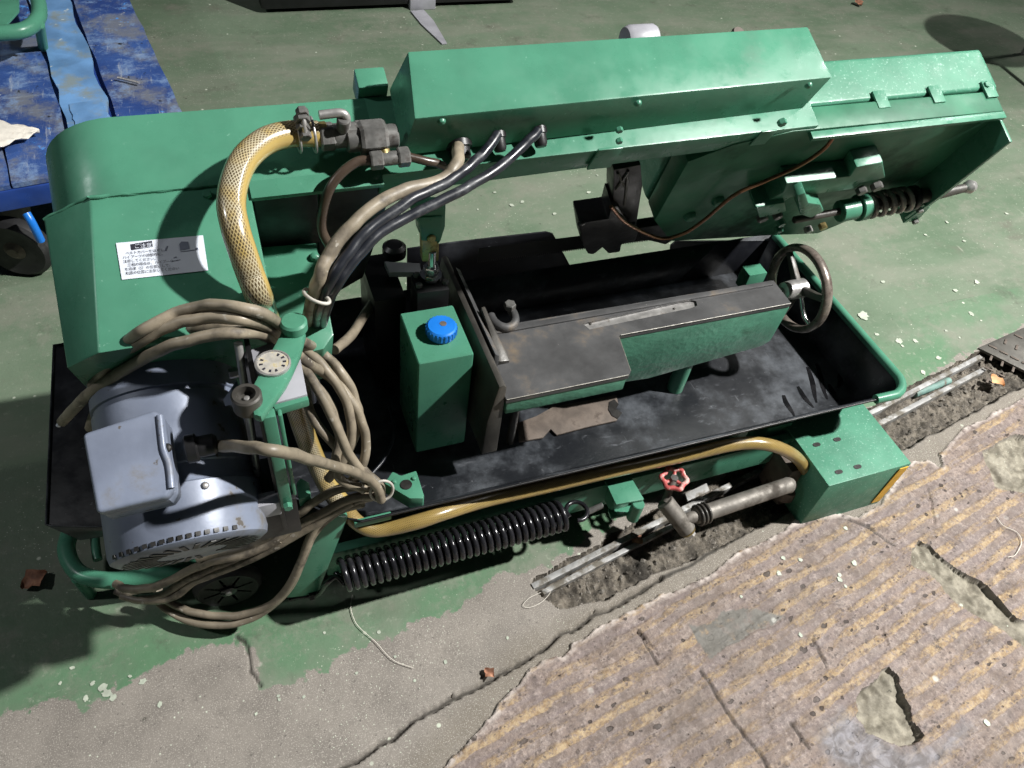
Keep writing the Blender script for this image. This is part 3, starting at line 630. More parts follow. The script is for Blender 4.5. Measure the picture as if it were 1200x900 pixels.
# fixed jaw
jw = prism('fixed_jaw', [(.334,.733,.250),(.3625,.733,.250),(.3625,.733,.422),(.357,.733,.430),(.349,.733,.428),(.336,.733,.34)], (0, .33, 0), M['darkiron'], vise, .0025)
prism('jaw_face', [(.3645,.80,.40),(.373,.80,.40),(.373,.80,.425),(.3645,.80,.432)], (0, .225, 0), M['iron'], vise, .0015)
mk('jaw_wedge', [(.3735,.802,.4005),(.394,.802,.4005),(.394,.815,.4005),(.382,.905,.4005),(.3735,.905,.4005),(.3735,.802,.409),(.394,.802,.407),(.394,.815,.409),(.381,.875,.436),(.381,.905,.440),(.3735,.905,.440),(.3735,.87,.434)],
   [(0,1,6,5),(1,2,7,6),(2,3,9,8,7),(3,4,10,9),(4,0,5,11,10),(5,6,7,8,11),(8,9,10,11),(0,4,3,2,1)], M['darkiron'], vise, bevel=.002)
# ring-shaped casting behind the jaw and its bolt
rc = on((589,370), 'z', .408); ring = []
for q in np.linspace(-190, 20, 13): ring.append(rc+[.021*math.cos(math.radians(q)), .030*math.sin(math.radians(q)), 0])
tube('vise_yoke', ring, .008, M['iron'], vise, 12, 4)
bolt('yoke_bolt', on((597,361),'z',.415), (0,0,1), .011, .012, M['fitting'], vise)
tube('slide_rod', [(.42,.90,.36),(.55,.94,.30),(.62,.97,.28)], .014, M['darkiron'], vise, 12)
# hand wheel
hc = np.array([1.050, .876, .374]); hw = empty('handwheel', hc, saw)
rp_ = []; 
prof = [(.0775,-.008),(.084,-.011),(.0895,-.008),(.0915,0),(.0895,.008),(.084,.011),(.0775,.008),(.0755,0)]
sg = 60; V = []; F = []
for i in range(sg):
    q = 2*math.pi*i/sg
    for r, h in prof: V.append(hc+[h, r*math.cos(q), r*math.sin(q)])
for i in range(sg):
    for j in range(8): F.append((i*8+j, i*8+(j+1) % 8, ((i+1) % sg)*8+(j+1) % 8, ((i+1) % sg)*8+j))
M['hw'] = surf('handwheel_iron', (.21,.180,.155), .30, .35, var=.3, vs=30, bump=.2, dirt=(.08,.055,.045), dlo=.48, dhi=.66, ds=22)
mk('wheel_rim', V, F, M['hw'], hw, smooth=True, ang=60)
lathe('hub', [(.010,-.040),(.018,-.036),(.020,-.012),(.020,.012),(.014,.018),(.008,.020)], hc, (1,0,0), M['steel'], hw, 24)
for q in (35, 155, 275):
    q = math.radians(q); d = np.array([0, math.cos(q), math.sin(q)]); s = np.array([0, -d[2], d[1]])
    mk('spoke', [hc+d*.015+s*.009-[.006,0,0], hc+d*.080+s*.006-[.005,0,0], hc+d*.080-s*.006-[.005,0,0], hc+d*.015-s*.009-[.006,0,0], hc+d*.015+s*.009+[.006,0,0], hc+d*.080+s*.006+[.005,0,0], hc+d*.080-s*.006+[.005,0,0], hc+d*.015-s*.009+[.006,0,0]], HEXF, M['darkiron'], hw, bevel=.003)
tube('grip_pin', [hc+[.01,.0,-.012], hc+[.012,-.035,-.045], hc+[.013,-.062,-.052]], .0045, M['chrome'], hw, 10)

# ---- oil tank
tank = empty('oil_tank', (.283, .868, .2), saw)
box('tank_body', (.2355,.808,.190), (.3305,.929,.4335), G, tank, .005, seg=3)
bc = on((517,391), 'z', .435); lathe('filler_cap', [(.0215,0),(.0245,.002),(.0255,.010),(.0250,.019),(.0225,.0215),(.004,.0222)], (bc[0], bc[1], .4337), (0,0,1), M['blue'], tank, 36)
bolt('tank_screw', (.286,.8078,.318), (0,-1,0), .003, .0025, G, tank, 'pan')
cyl('cap_smudge', (bc[0]+.003, bc[1]+.002, .4556), (bc[0]+.003, bc[1]+.002, .4564), .0060, M['rust'], tank, 10, .0002)
for i in range(24):
    q = 2*math.pi*i/24; p = np.array([bc[0]+.0254*math.cos(q), bc[1]+.0254*math.sin(q), .446]); box('cap_rib', p-[.0010,.0010,.007], p+[.0010,.0010,.006], M['blue'], tank, 0)
box('tank_bracket', (.25,.82,.171), (.32,.92,.190), M['blackmetal'], tank, .002)
tube('drain_wire', [on(p,'z',.21) for p in [(455,470),(462,505),(452,535),(436,555)]], .003, M['bcable'], tank, 8)

# ---- lift cylinder
lc_ = empty('lift_cylinder', (.30, .98, .17), saw)
b4 = [on(p, 'z', .455) for p in [(489,344),(527,339),(518,317),(481,322)]]
prism('cylinder_block', b4, (0, 0, -.24), M['blackmetal'], lc_, .003)
for p in [(491,336),(522,332),(514,320),(488,324)]: bolt('cap_screw', on(p, 'z', .455), (0,0,1), .006, .007, M['fitting'], lc_)
rc0 = on((505,325), 'z', .456)
lathe('collar', [(.016,0),(.019,.002),(.019,.008),(.012,.010)], rc0, (0,0,1), M['chrome'], lc_, 24)
cyl('rod', rc0, rc0+[0,0,.06], .008, M['chrome'], lc_, 16)
hexnut('lock_nut', rc0+[0,0,.012], rc0+[0,0,.026], .014, M['chrome'], lc_)
ye = rc0[1]-.004
gd = [on(p, 'y', ye) for p in [(494,276),(515,276),(514,306),(495,307)]]; prism('clevis', gd, (0,.016,0), M['brass'], lc_, .002)
gf = [on(p, 'y', ye-.004) for p in [(480,243),(487,238),(523,240),(522,266),(517,282),(513,288),(511,272),(491,274),(490,262)]]; prism('fork', gf, (0,.022,0), G, lc_, .004)
gf2 = [on(p, 'y', ye-.008) for p in [(490,255),(520,254),(519,275),(513,284),(494,283)]]; prism('fork_cheek', gf2, (0,.008,0), G, lc_, .004)
pc = on((506,281), 'y', ye-.012); cyl('clevis_pin', pc, pc+[.0,.03,0], .0075, M['brass'], lc_, 16)
gp4 = [on(p, 'z', .44) for p in [(450,306),(492,308),(494,319),(456,319)]]; prism('valve_plate', gp4, (0,0,-.012), M['glaze'], lc_, .002)
lathe('valve_knob', [(.016,0),(.022,.004),(.022,.022),(.015,.028)], on((462,300),'z',.414), (0,0,1), M['blackmetal'], lc_, 20)
box('valve_body', (.205,.985,.18), (.262,1.11,.415), M['blackmetal'], lc_, .003)

# ---- saw bow
bowp = saw
# left wheel housing (rim rounded at its outer end)
def bow_outline(pts): return pts
ro = [(.215,.387),(-.115,.387)] + [(-.115+.092*math.cos(math.radians(a)), .295+.092*math.sin(math.radians(a))) for a in np.linspace(98, 180, 10)] + [(-.207,.05),(-.12,-.02),(.12,-.02),(.19,.06),(.205,.25)]
bprism('left_wheel_housing', ro, -.118, -.012, G, bowp, .003)
# belt cover in front of it with chamfered outer side
uc = .383
def BP(x, u, d): return bow(x, u, d)
fr = [(-.158,uc),(.026,uc),(.026,.10),(-.200,.10),(-.200,uc-.055)]
tp0 = bu((101,226), uc); 
V = [bow(-.150,uc,-.016), bow(.026,uc,-.016), bow(.026,uc,.176), bow(-.165,uc,.176), bow(-.207,uc-.042,.172), bow(-.209,uc-.038,-.016),
     bow(-.150,.12,-.016), bow(.026,.12,-.016), bow(.026,.12,.176), bow(-.165,.12,.176), bow(-.207,.12,.172), bow(-.209,.12,-.016)]
F = [(0,1,2,3),(0,3,4,5),(3,2,8,9),(4,3,9,10),(5,4,10,11),(1,7,8,2),(0,5,11,6),(0,6,7,1),(6,11,10,9,8,7)]
bc_ = mk('belt_cover', V, F, G, bowp, bevel=.0025)
tube('weld_bead', [bow(x, uc+.001+.0006*math.sin(i*2.1), -.0145+.0009*math.sin(i*1.7)) for i, x in enumerate(np.linspace(-.150, .088, 26))], .0026, G, bc_, 8, 3)
tube('weld_bead', [bow(-.152-.057*f, uc-.002-.038*f+.0004*math.sin(i*2.3), -.0165+.0006*math.sin(i*1.9)) for i, f in enumerate(np.linspace(0, 1, 8))], .0022, G, bc_, 8, 3)
bolt('cover_screw', BU((243,229), uc), UU, .0055, .006, G, bc_)
# lower gear cover to its right
gv = [bow(.028,.372,-.010), bow(.105,.372,-.010), bow(.105,.372,.008), bow(.028,.372,.008)]
prism('gear_shade_plate', [bow(.028,.376,.006), bow(.106,.378,.006), bow(.112,.235,.006), bow(.028,.235,.006)], NN*-.016, M['blackmetal'], bowp, .002)  # added black plate: shade on the step face put into its colour
bprism('rim_lip', [(.026,.387),(.19,.387),(.19,.379),(.026,.379)], -.013, .011, G, bowp, .001)
bprism('wheel_shade_plate', [(.112,.372),(.205,.372),(.203,.24),(.186,.06),(.12,-.015),(.112,-.015)], -.0115, -.007, M['blackmetal'], bowp, .001)  # added black sheet standing for shade on the housing's green front
prism('gear_cover', [bow(.028,.250,.008), bow(.104,.250,.012), bow(.100,.250,.152), bow(.083,.250,.170), bow(.028,.250,.172)], -UU*.14, G, bowp, .003)
bolt('gear_cover_screw', bow(.098,.251,.035), UU, .007, .008, G, bowp, 'pan')
# caution label
lb = [BU(p, uc+.0006) for p in [(136,285),(238,276),(244,317),(143,328)]]
lab = prism('caution_label', lb, UU*.0006, M['white'], bc_, 0)
ex_ = (lb[1]-lb[0]); lw = np.linalg.norm(ex_); ex_ /= lw; ey_ = np.cross(UU, ex_)      # ex right, ey up the label
def lp_(fx, fy, h): return lb[3]+(lb[2]-lb[3])*fx+(lb[0]-lb[3])*fy+UU*h
def text(body, fx, fy, size, mat, h=.0014, parent=bc_, sx=1., name='label_text'):
    cu = bpy.data.curves.new(name, 'FONT'); cu.body = body; cu.size = size; cu.resolution_u = 2
    o = bpy.data.objects.new(name, cu); COL.objects.link(o); bpy.context.view_layer.update()
    dg = bpy.context.evaluated_depsgraph_get(); me = bpy.data.meshes.new_from_object(o.evaluated_get(dg)); bpy.data.objects.remove(o)
    me.materials.clear(); me.materials.append(mat)
    o = link(name, me, lp_(fx, fy, h), parent)
    mw = Matrix((tuple(ex_*sx), tuple(ey_), tuple(UU))).transposed()
    o.rotation_mode = 'QUATERNION'; o.rotation_quaternion = Matrix((tuple(ex_), tuple(ey_), tuple(UU))).transposed().to_quaternion(); o.scale = (sx, 1, 1)
    return o
prism('label_heading_bar', [lp_(.16,.76,.0008), lp_(.41,.80,.0008), lp_(.41,.96,.0008), lp_(.16,.92,.0008)], UU*.0003, M['ink'], bc_, 0)
text('ご注意', .195, .80, .0062, M['white'], .0015, sx=1.05)
for i, (ln, fx) in enumerate([('ベルトカバーをはずし',.09),('ハイプーツの調整時に、',.05),('注意してください。',.05),('三相の場合は、ハイプーツ',.09),('を高速（S）の位置にして、',.05),('右図の位置に注意してください',.05)]):
    text(ln, fx, .655-i*.108, .0043, M['ink'], sx=.95)
M['print'] = surf('grey_print', (.18,.20,.26), .5, var=.05)
dg_ = lambda pts, nm: prism(nm, [lp_(a, b, .0008) for a, b in pts], UU*.0003, M['print'], bc_, 0)
dg_([(.72,.62),(.83,.64),(.83,.84),(.75,.86),(.72,.80)], 'printed_diagram'); dg_([(.72,.575),(.93,.59),(.93,.605),(.72,.59)], 'printed_diagram'); dg_([(.90,.60),(.93,.60),(.93,.65),(.90,.65)], 'printed_diagram')
dg_([(.54,.66),(.575,.78),(.585,.77),(.555,.65)], 'printed_diagram'); dg_([(.60,.34),(.70,.36),(.70,.375),(.60,.355)], 'printed_diagram'); dg_([(.62,.44),(.66,.47),(.665,.43)], 'printed_diagram')
# beam and right wheel housing
bprism('beam', [(.19,.387),(.87,.398),(.87,.362),(.19,.336)], -.118, -.002, G, bowp, .002)
face = [tuple(bd(p, 0)[:2]) for p in [(930,154),(1172,133),(1172,142),(1093,203),(1040,236),(1000,258),(958,274),(905,276),(786,283),(767,259),(806,190),(860,170)]]
face[1] = (1.262,.387); face[2] = (1.268,.372); face[3] = (1.296,.19); face[4] = (1.285,.09); face[5] = (1.245,.01)
M['green_shaded_oily'] = surf('shaded_oily_green_enamel', (.040,.150,.090), .42, spec=.16, var=.25, vs=9, bump=.15, dirt=(.016,.045,.030), dlo=.50, dhi=.74, ds=7)  # enamel darkened for the face's shade, with patches of oil grime
rh = bprism('right_wheel_housing', face, -.040, 0.0, M['green_shaded_oily'], bowp, .003)
fb = [(x, min(u, .387)) for x, u in face]; fb[1] = (1.275,.387); fb[2] = (1.287,.36)
bprism('right_wheel_back', [(.66,.385)]+[(1.272,.387),(1.288,.372),(1.285,.24),(1.268,.10),(1.235,.02),(1.12,-.045),(.95,-.045),(.78,.04),(.70,.14)], -.126, -.0455, M['green_dusty'], bowp, .008, seg=3)
for p in [(942,132),(1034,122),(1098,114),(1160,108)]:
    q = bu(p, .388); bbox('hinge_tab', (q[0]-.012,.3872,-.058), (q[0]+.012,.391,-.026), M['green_dusty'], rh, .001)
bolt('cover_bolt', bow(1.245,.388,-.05), UU, .006, .006, M['green_dusty'], rh)
# side flange with the pale lit edge
bprism('rim_shade_lip', [(.86,.387),(1.262,.387),(1.262,.379),(.86,.379)], .0004, .013, G, bowp, .001)  # lip added to throw shade on the tension unit below
bprism('end_flange', [(1.262,.374),(1.268,.374),(1.303,.19),(1.312,.075),(1.302,.075),(1.292,.19)], -.012, .052, G, bowp, .001)
for p in [(841,234),(808,252)]: bolt('cover_screw', BD(p, .0), NN, .012, .012, G, bowp, 'pan')
# electrical box on top of the beam
UT = .462
q0, q1, q2, q3 = bu((478,60), UT), bu((947,31), UT), bu((968,91), UT), bu((486,139), UT)
q2 = np.array([q1[0]+.006, UT, q2[2]])
eb = [q3, q2, q1, q0]; V = [bow(*q) for q in eb]
lo_ = [np.array([q3[0]-.010, .392, q3[2]+.006]), np.array([q2[0]-.008, .392, q2[2]+.006]), np.array([q1[0]-.006, .392, q1[2]-.004]), np.array([q0[0]-.018, .392, q0[2]+.002])]
V += [bow(*q) for q in lo_]
ebx = mk('electrical_box', V, [(0,1,2,3),(0,4,5,1),(1,5,6,2),(2,6,7,3),(3,7,4,0),(4,7,6,5)], G, bowp, bevel=.003)
fd = (q3[2]+q2[2])/2+.004
for p in [(517,141),(747,120),(947,99)]: q = bd(p, fd); bolt('lid_screw', bow(*q), NN, .0055, .006, G, ebx, 'pan')
# bracket that ties the box to the beam
q = bd((716,160), .008); bbox('bracket_tab', (q[0]-.002,.352,.0005), (q[0]+.036,.402,.004), G, bowp, .001)
for p in [(725,150),(725,163)]: q = bd(p, .008); bolt('bracket_bolt', bow(*q), NN, .005, .006, M['green'], bowp)
q = bd((914,141), .004); bbox('bracket_tab', (q[0]-.012,.368,.0005), (q[0]+.016,.404,.003), G, bowp, .001); bolt('bracket_bolt', bow(q[0]+.002, q[1], .004), NN, .007, .008, M['green'], bowp)
# small lug behind, grey cap and red cap peeping over the box
q = bu((440,113), .40); bbox('rear_lug', (q[0]-.020,.365,-.150), (q[0]+.020,.405,-.120), G, bowp, .003)
q = bu((758,38), .45); lathe('grey_cap', [(.012,0),(.019,.003),(.022,.010),(.022,.046),(.020,.050),(.010,.051)], bow(q[0]-.026, .426, -.150), XX, M['glaze'], bowp, 24)
q = bu((878,32), .45); lathe('small_knob', [(.010,0),(.011,.003),(.009,.007)], bow(q[0]-.004, .426, -.150), UU, M['rust'], bowp, 16)
# blade with teeth, guide arm and guide block
bl_a, bl_b = bd((560,301), -.03), bd((800,272), -.03)
V = []; F = []; n = 150
for i in range(n+1):
    f = i/n; x = bl_a[0]+(bl_b[0]+.15-bl_a[0])*f; u = bl_a[1]+(bl_b[1]-bl_a[1])*min(f, 1)
    p = bow(x, u, -.03); V += [p+[0,0,.020], p-[0,0,.010], p+[.0012,0,-.0145]]
for i in range(n): F += [(3*i, 3*i+1, 3*i+4, 3*i+3), (3*i+1, 3*i+2, 3*i+4)]
bl = mk('blade', V, F, M['blackmetal'], bowp); sm = bl.modifiers.new('thickness', 'SOLIDIFY'); sm.thickness = .0011
ga = [tuple(bd(p, -.02)[:2]) for p in [(718,196),(750,190),(752,215),(746,255),(744,268),(728,262),(717,238)]]
arm = bprism('guide_arm', ga, -.055, -.015, M['blackmetal'], bowp, .003)
def seg_b(p, q, d, r): return [BD(p, d), BD(q, d)]
for a, b in [((736,200),(732,240)),((722,222),(736,202)),((724,203),(731,218))]:
    tube('rib', seg_b(a, b, -.013, 0), .0022, M['darkiron'], arm, 6, 2)
gb = [tuple(bd(p, -.01)[:2]) for p in [(678,259),(712,254),(716,238),(724,240),(738,262),(748,268),(744,280),(728,284),(726,293),(712,295),(705,288),(695,296),(688,295),(682,285)]]
bprism('guide_block', gb, -.05, -.005, M['blackmetal'], bowp, .004)
for p in [(681,261),(740,262)]: bolt('guide_bolt', BD(p, -.006), NN, .007, .006, M['blackmetal'], bowp, 'pan')
prism('guide_shoe', [BD(p, -.02) for p in [(745,268),(785,262),(800,275),(780,287),(752,280)]], NN*-.02, M['blackmetal'], bowp, .003)
tube('coolant_pipe', [BD(p, d) for p, d in [((979,157),.006),((965,175),.012),((935,195),.016),((895,213),.020),((860,229),.024),((825,258),.022),((800,274),.02),((772,279),.012),((735,262),.004),((716,242),-.004)]], .0035, surf('copper_tube', (.20,.10,.055), .3, .7, var=.3, dirt=(.05,.04,.03), ds=30), bowp, 10)
# ---- blade tension unit on the face of the right housing
ten = empty('tension_unit', bow(1.08, .05, .03), bowp)
def tp(pts, d0, d1, nm, mat=None, bev=.004): return prism(nm, [BD(p, d1) for p in pts], -NN*(d1-d0), mat or M['green_cast'], ten, bev)
tp([(884,246),(890,240),(918,226),(922,215),(996,207),(1004,196),(1035,190),(1038,209),(1008,215),(1000,222),(926,232),(905,247)], .0, .034, 'slide_casting', G)
tp([(886,243),(920,238),(922,248),(908,252),(890,256)], .0, .044, 'slide_boss', G)
tp([(934,230),(944,226),(948,238),(962,240),(966,248),(950,256),(938,252),(936,240)], .0, .055, 'nut_block', G)
for p, r in [((892,252),.010),((910,249),.009),((1008,220),.010),((1026,215),.011)]:
    q = BD(p, .034); bolt('clamp_bolt', q, NN, r, .012, M['fitting'], ten)
for p in [(914,258),(911,266)]: bolt('clamp_bolt', BD(p, .04), NN, .008, .012, G, ten)
for p in [(946,266),(963,262)]: bolt('clamp_nut', BD(p, .045), NN, .008, .012, M['brass'] if p[0] == 963 else M['steel'], ten)
d_ = .035; pa, pb_ = BD((930,258), d_), BD((1140,219), d_); ax = pb_-pa; axn = ax/np.linalg.norm(ax)
cyl('screw', pa, BD((985,247.5), d_), .007, M['darkiron'], ten, 14)
cyl('guide_sleeve', BD((983,248), d_), BD((1003,244), d_), .021, G, ten, 24)
cyl('sleeve_collar', BD((1004,243.8), d_), BD((1014,242), d_), .026, G, ten, 24)
s0_, s1_ = BD((1014,242), d_), BD((1066,232.5), d_); u_, v_, a_ = frame(s1_-s0_); L_ = np.linalg.norm(s1_-s0_)
pts = [s0_+a_*L_*f+.0215*(math.cos(f*5*2*math.pi)*u_+math.sin(f*5*2*math.pi)*v_) for f in np.linspace(0, 1, 110)]
tube('tension_spring', pts, .0050, surf('greased_spring', (.30,.27,.25), .28, .3, var=.3), ten, 8, 1, smoothpath=False)
cyl('spring_core', s0_, s1_, .012, M['darkiron'], ten, 16)
cyl('spring_seat', s1_, s1_+a_*.012, .024, M['blackmetal'], ten, 24)
ha, hb = BD((1088,229), d_), BD((1132,220), d_)
tube('tension_handle', [s1_+a_*.012, ha, (ha+hb)/2, hb], .0130, M['darkiron'], ten, 14, 4, rfun=lambda f: 1.15-.5*f)
lathe('handle_knob', [(.005,-.014),(.011,-.009),(.014,0),(.011,.009),(.005,.014)], BD((1136,219), d_), a_, M['steel'], ten, 18)
tp([(1060,256),(1082,240),(1090,243),(1078,256),(1066,261)], .01, .05, 'end_bracket', G, .002)
for p in [(1077,245),(1072,258)]: bolt('bracket_nut', BD(p, .05), NN, .007, .008, M['steel'], ten)

# ---- motor (axis square to the bow face)
mot = empty('motor', bow(-.105, .235, .28), saw)
mx, mu, mr = -.122, .238, .094
mo = lambda d: bow(mx, mu, d)
lathe('motor_body', [(.060,.150),(.080,.152),(.086,.158),(.088,.175),(.088,.205),(.085,.2065),(.085,.212),(.088,.2135),(.088,.300),(.086,.302),(.086,.318),(.0895,.324)], B0+mx*XX+mu*UU, NN, M['motor'], mot, 64)
lathe('fan_cowl', [(.0895,.324),(.092,.326),(.092,.383),(.090,.391),(.083,.3955),(.03,.3965)], B0+mx*XX+mu*UU, NN, M['motor'], mot, 64)
for i in range(26):
    an = math.radians(20+i*(320/25)-70)
    p = math.cos(an)*XX+math.sin(an)*UU; s = -math.sin(an)*XX+math.cos(an)*UU
    a = mo(.3965)
    prism('vent_slot', [a+p*.040-s*.0028, a+p*.078-s*.0028, a+p*.078+s*.0028, a+p*.040+s*.0028], NN*.0008, M['dark'], mot, 0)
for i in range(15):
    x = -.075+i*.0095
    if abs(x) > .082: continue
    uu_ = math.sqrt(.0923**2-x*x); p = bow(mx+x, mu+uu_, .3845); nv = (x*XX+uu_*UU)/.0923; s = np.cross(nv, NN)
    prism('vent_slot', [p-s*.0028, p+s*.0028, p+s*.0028+NN*.005, p-s*.0028+NN*.005], nv*.0007, M['dark'], mot, 0)
for x in (-.03, .035): 
    uu_ = math.sqrt(.092**2-x*x); bolt('cowl_screw', bow(mx+x, mu+uu_, .334), (x*XX+uu_*UU)/.092, .0045, .004, M['steel'], mot, 'pan')
# terminal box
UB = .405
tq = [bu(p, UB) for p in [(96,508),(180,480),(192,487),(204,572),(196,583),(113,602)]]
lidp = [bow(*q) for q in tq]
tb = prism('terminal_box', [bow(q[0]*.97-.004, .345, q[2]) for q in tq], UU*.040, M['motor'], mot, .004)
prism('terminal_lid', [bow(q[0], UB-.020, q[2]) for q in tq], UU*.020, M['motor'], mot, .009, seg=5)
lr = np.mean(lidp, 0)
tube('lid_rib', [BU(p, UB+.0005) for p in [(187,487),(190,515),(192,528),(198,545),(201,572)]], .0035, M['motor'], mot, 10)
bolt('lid_screw', BU((196,525), UB-.002), UU, .005, .004, M['dark'], mot, 'pan')
qg = bd((208,535), .30); ga_ = bow(-.108, .375, .30); lathe('cable_gland', [(.013,0),(.016,.002),(.016,.012),(.012,.014),(.012,.030),(.009,.034)], ga_+XX*.012, XX, M['blackmetal'], mot, 20)
# motor mounting plate and shift lever
lev = empty('shift_lever', on((318, 430), 'z', .58), saw)
LZ = .700
la = [on(p, 'z', LZ) for p in [(334,380),(344,374),(354,378),(358,390),(352,412),(341,437),(334,450),(306,488),(297,486),(290,462)]]
prism('lever_arm', [p for p in la], (0,0,-.012), G, lev, .004)
lathe('lever_cap', [(.014,0),(.0155,.002),(.0155,.012),(.013,.0145)], on((345,386),'z',LZ-.001), (0,0,1), G, lev, 28)
dc = on((320,427), 'z', LZ); dial = lathe('dial_plate', [(.0195,0),(.0195,.003),(.0175,.0035),(.0172,.0025)], dc, (0,0,1), M['steel'], lev, 36)
cyl('dial_face', dc+[0,0,.0024], dc+[0,0,.0029], .0168, surf('dial_face', (.42,.40,.36), .5, .2, var=.2, vs=80, dirt=(.45,.38,.22), dlo=.5, dhi=.65, ds=90), lev, 30, .0002)
for a in (-110, -80, -35, -5, 25, 55, 150, 180, 215):
    q = math.radians(a); p = dc+[.0125*math.cos(q), .0125*math.sin(q), .0029]; d = np.array([math.cos(q), math.sin(q), 0]); s = np.array([-d[1], d[0], 0])
    prism('dial_mark', [p-d*.0018-s*.0011, p+d*.0018-s*.0016, p+d*.0018+s*.0012, p-d*.0018+s*.0008], (0,0,.0004), M['ink'], lev, 0)
kc = on((291,474), 'z', LZ-.006)
lathe('lever_socket', [(.0140,-.012),(.0158,-.010),(.0158,.010),(.0140,.012),(.0100,.012),(.0095,.002),(.002,.001)], kc+[0,0,.006], (0,0,1), M['darkiron'], lev, 32)
bolt('socket_pin', kc+[0,0,.008], (0,0,1), .004, .004, M['steel'], lev, 'pan')
mp = [on(p, 'z', .675) for p in [(285,413),(318,401),(352,420),(360,462),(322,472),(296,477)]]
prism('motor_plate', mp, (0,0,-.006), M['glaze'], lev, .001)
gz = [on(p, 'z', .672) for p in [(318,470),(360,462),(362,468),(322,480)]]; prism('plate_edge', gz, (0,0,-.012), G, lev, .002)
box('motor_shade_plate', (-.014, on((316,486),'z',.68)[1]+.014, .42), (-.008, .676, .690), M['blackmetal'], lev, .001)  # added plate, seen edge-on, keeps lamp light off the motor's middle
# vertical green bar under the lever
vb0 = on((316,486), 'z', .680); box('post', (vb0[0]-.008, vb0[1]-.004, .500), (vb0[0]+.006, vb0[1]+.009, .680), G, lev, .002)
box('post_rib', (vb0[0]+.0085, vb0[1]+.004, .51), (vb0[0]+.013, vb0[1]+.015, .67), G, lev, .002)
box('post_foot', (vb0[0]-.044, vb0[1]-.002, .484), (vb0[0]-.009, vb0[1]+.018, .512), M['glaze'], lev, .002)
rr0, rr1 = on((279,402),'z',.70), on((302,556),'z',.51); tube('pull_rod', [rr0, (rr0+rr1)/2, rr1], .0048, M['steel'], lev, 12, 3)
bolt('post_bolt', (vb0[0]+.0, vb0[1]-.004, .507), (0,-1,0), .006, .007, G, lev)
mk('guard_blade', [on(p,'z',.63) for p in [(262,468),(277,446),(281,455),(283,470),(264,476)]]+[on(p,'z',.626) for p in [(262,468),(277,446),(281,455),(283,470),(264,476)]], [(0,1,2,3,4),(9,8,7,6,5)]+[(i,(i+1)%5,5+(i+1)%5,5+i) for i in range(5)], M['motor'], lev)
for p, z in [((268,438),.60),((305,398),.64)]: hexnut('plate_nut', on(p,'z',z), on(p,'z',z)+[.016,0,0], .007, M['steel'], lev)
box('motor_bracket', (-.045, .575, .40), (.010, .65, .482), M['blackmetal'], lev, .003)
gz2 = [on(p,'z',.345) for p in [(347,566),(352,560),(362,565),(364,580),(350,586)]]; prism('clip', gz2, (0,0,-.02), G, lev, .002)

# ---- return spring
spn = empty('return_spring', on((530, 640), 'z', .085), saw)
sz = .135
a, b = on((401,674),'z',sz), on((661,603),'z',sz); u_, v_, a_ = frame(b-a); L_ = np.linalg.norm(b-a); N_ = 31
pts = []
for f in np.linspace(0, 1, N_*20):
    th = f*N_*2*math.pi; pts.append(a+a_*L_*f+.0258*(math.cos(th)*u_+math.sin(th)*v_))
tube('coil', pts, .0054, M['spring'], spn, 9, 1, smoothpath=False)
hk = []
c = b+a_*.026
for q in np.linspace(200, -110, 16): hk.append(c+.020*(math.cos(math.radians(q))*a_*1.0+math.sin(math.radians(q))*np.cross(a_, np.array([0,0,1.]))*-1))
tube('hook', [b+.018*u_-a_*.004]+hk, .0043, M['spring'], spn, 10, 3)
hk2 = [a+u_*-.018, a-a_*.010, a-a_*.026+np.array([0,0,-.012]), on((372,697),'z',.066), on((352,699),'z',.058), on((340,702),'z',.05)]
tube('hook', hk2, .0048, M['spring'], spn, 10, 5)
tube('hook', [on(p,'z',.075) for p in [(398,676),(392,670),(384,668)]], .0045, M['spring'], spn, 8, 4)
for p in [(362,698),(368,693)]: hexnut('anchor_nut', on(p,'z',.06), on(p,'z',.06)+[.009,0,0], .010, M['blackmetal'], spn)
# spring anchor bracket on the front rail
zb = .160
sb = empty('spring_bracket', on((738,580),'z',zb), saw)
prism('bracket_top', [on(p,'z',zb) for p in [(709,563),(738,556),(755,585),(722,591)]], (0,0,-.006), G, sb, .0015)
prism('bracket_bottom', [on(p,'z',.095) for p in [(712,598),(738,594),(748,602),(716,609)]], (0,0,.006), G, sb, .0015)
pbk = on((745,586),'z',zb-.004); cyl('bracket_tube', (pbk[0]+.004, pbk[1]-.006, .10), (pbk[0]+.004, pbk[1]-.006, zb-.008), .012, G, sb, 20)
box('bracket_web', (pbk[0]-.030, pbk[1]+.020, .095), (pbk[0]+.006, pbk[1]+.050, zb-.007), G, sb, .001)
an = on((690,596),'z',sz); cyl('anchor_pin', an+[0,0,-.012], an+[.03,.0,.0], .006, M['fitting'], sb, 12)

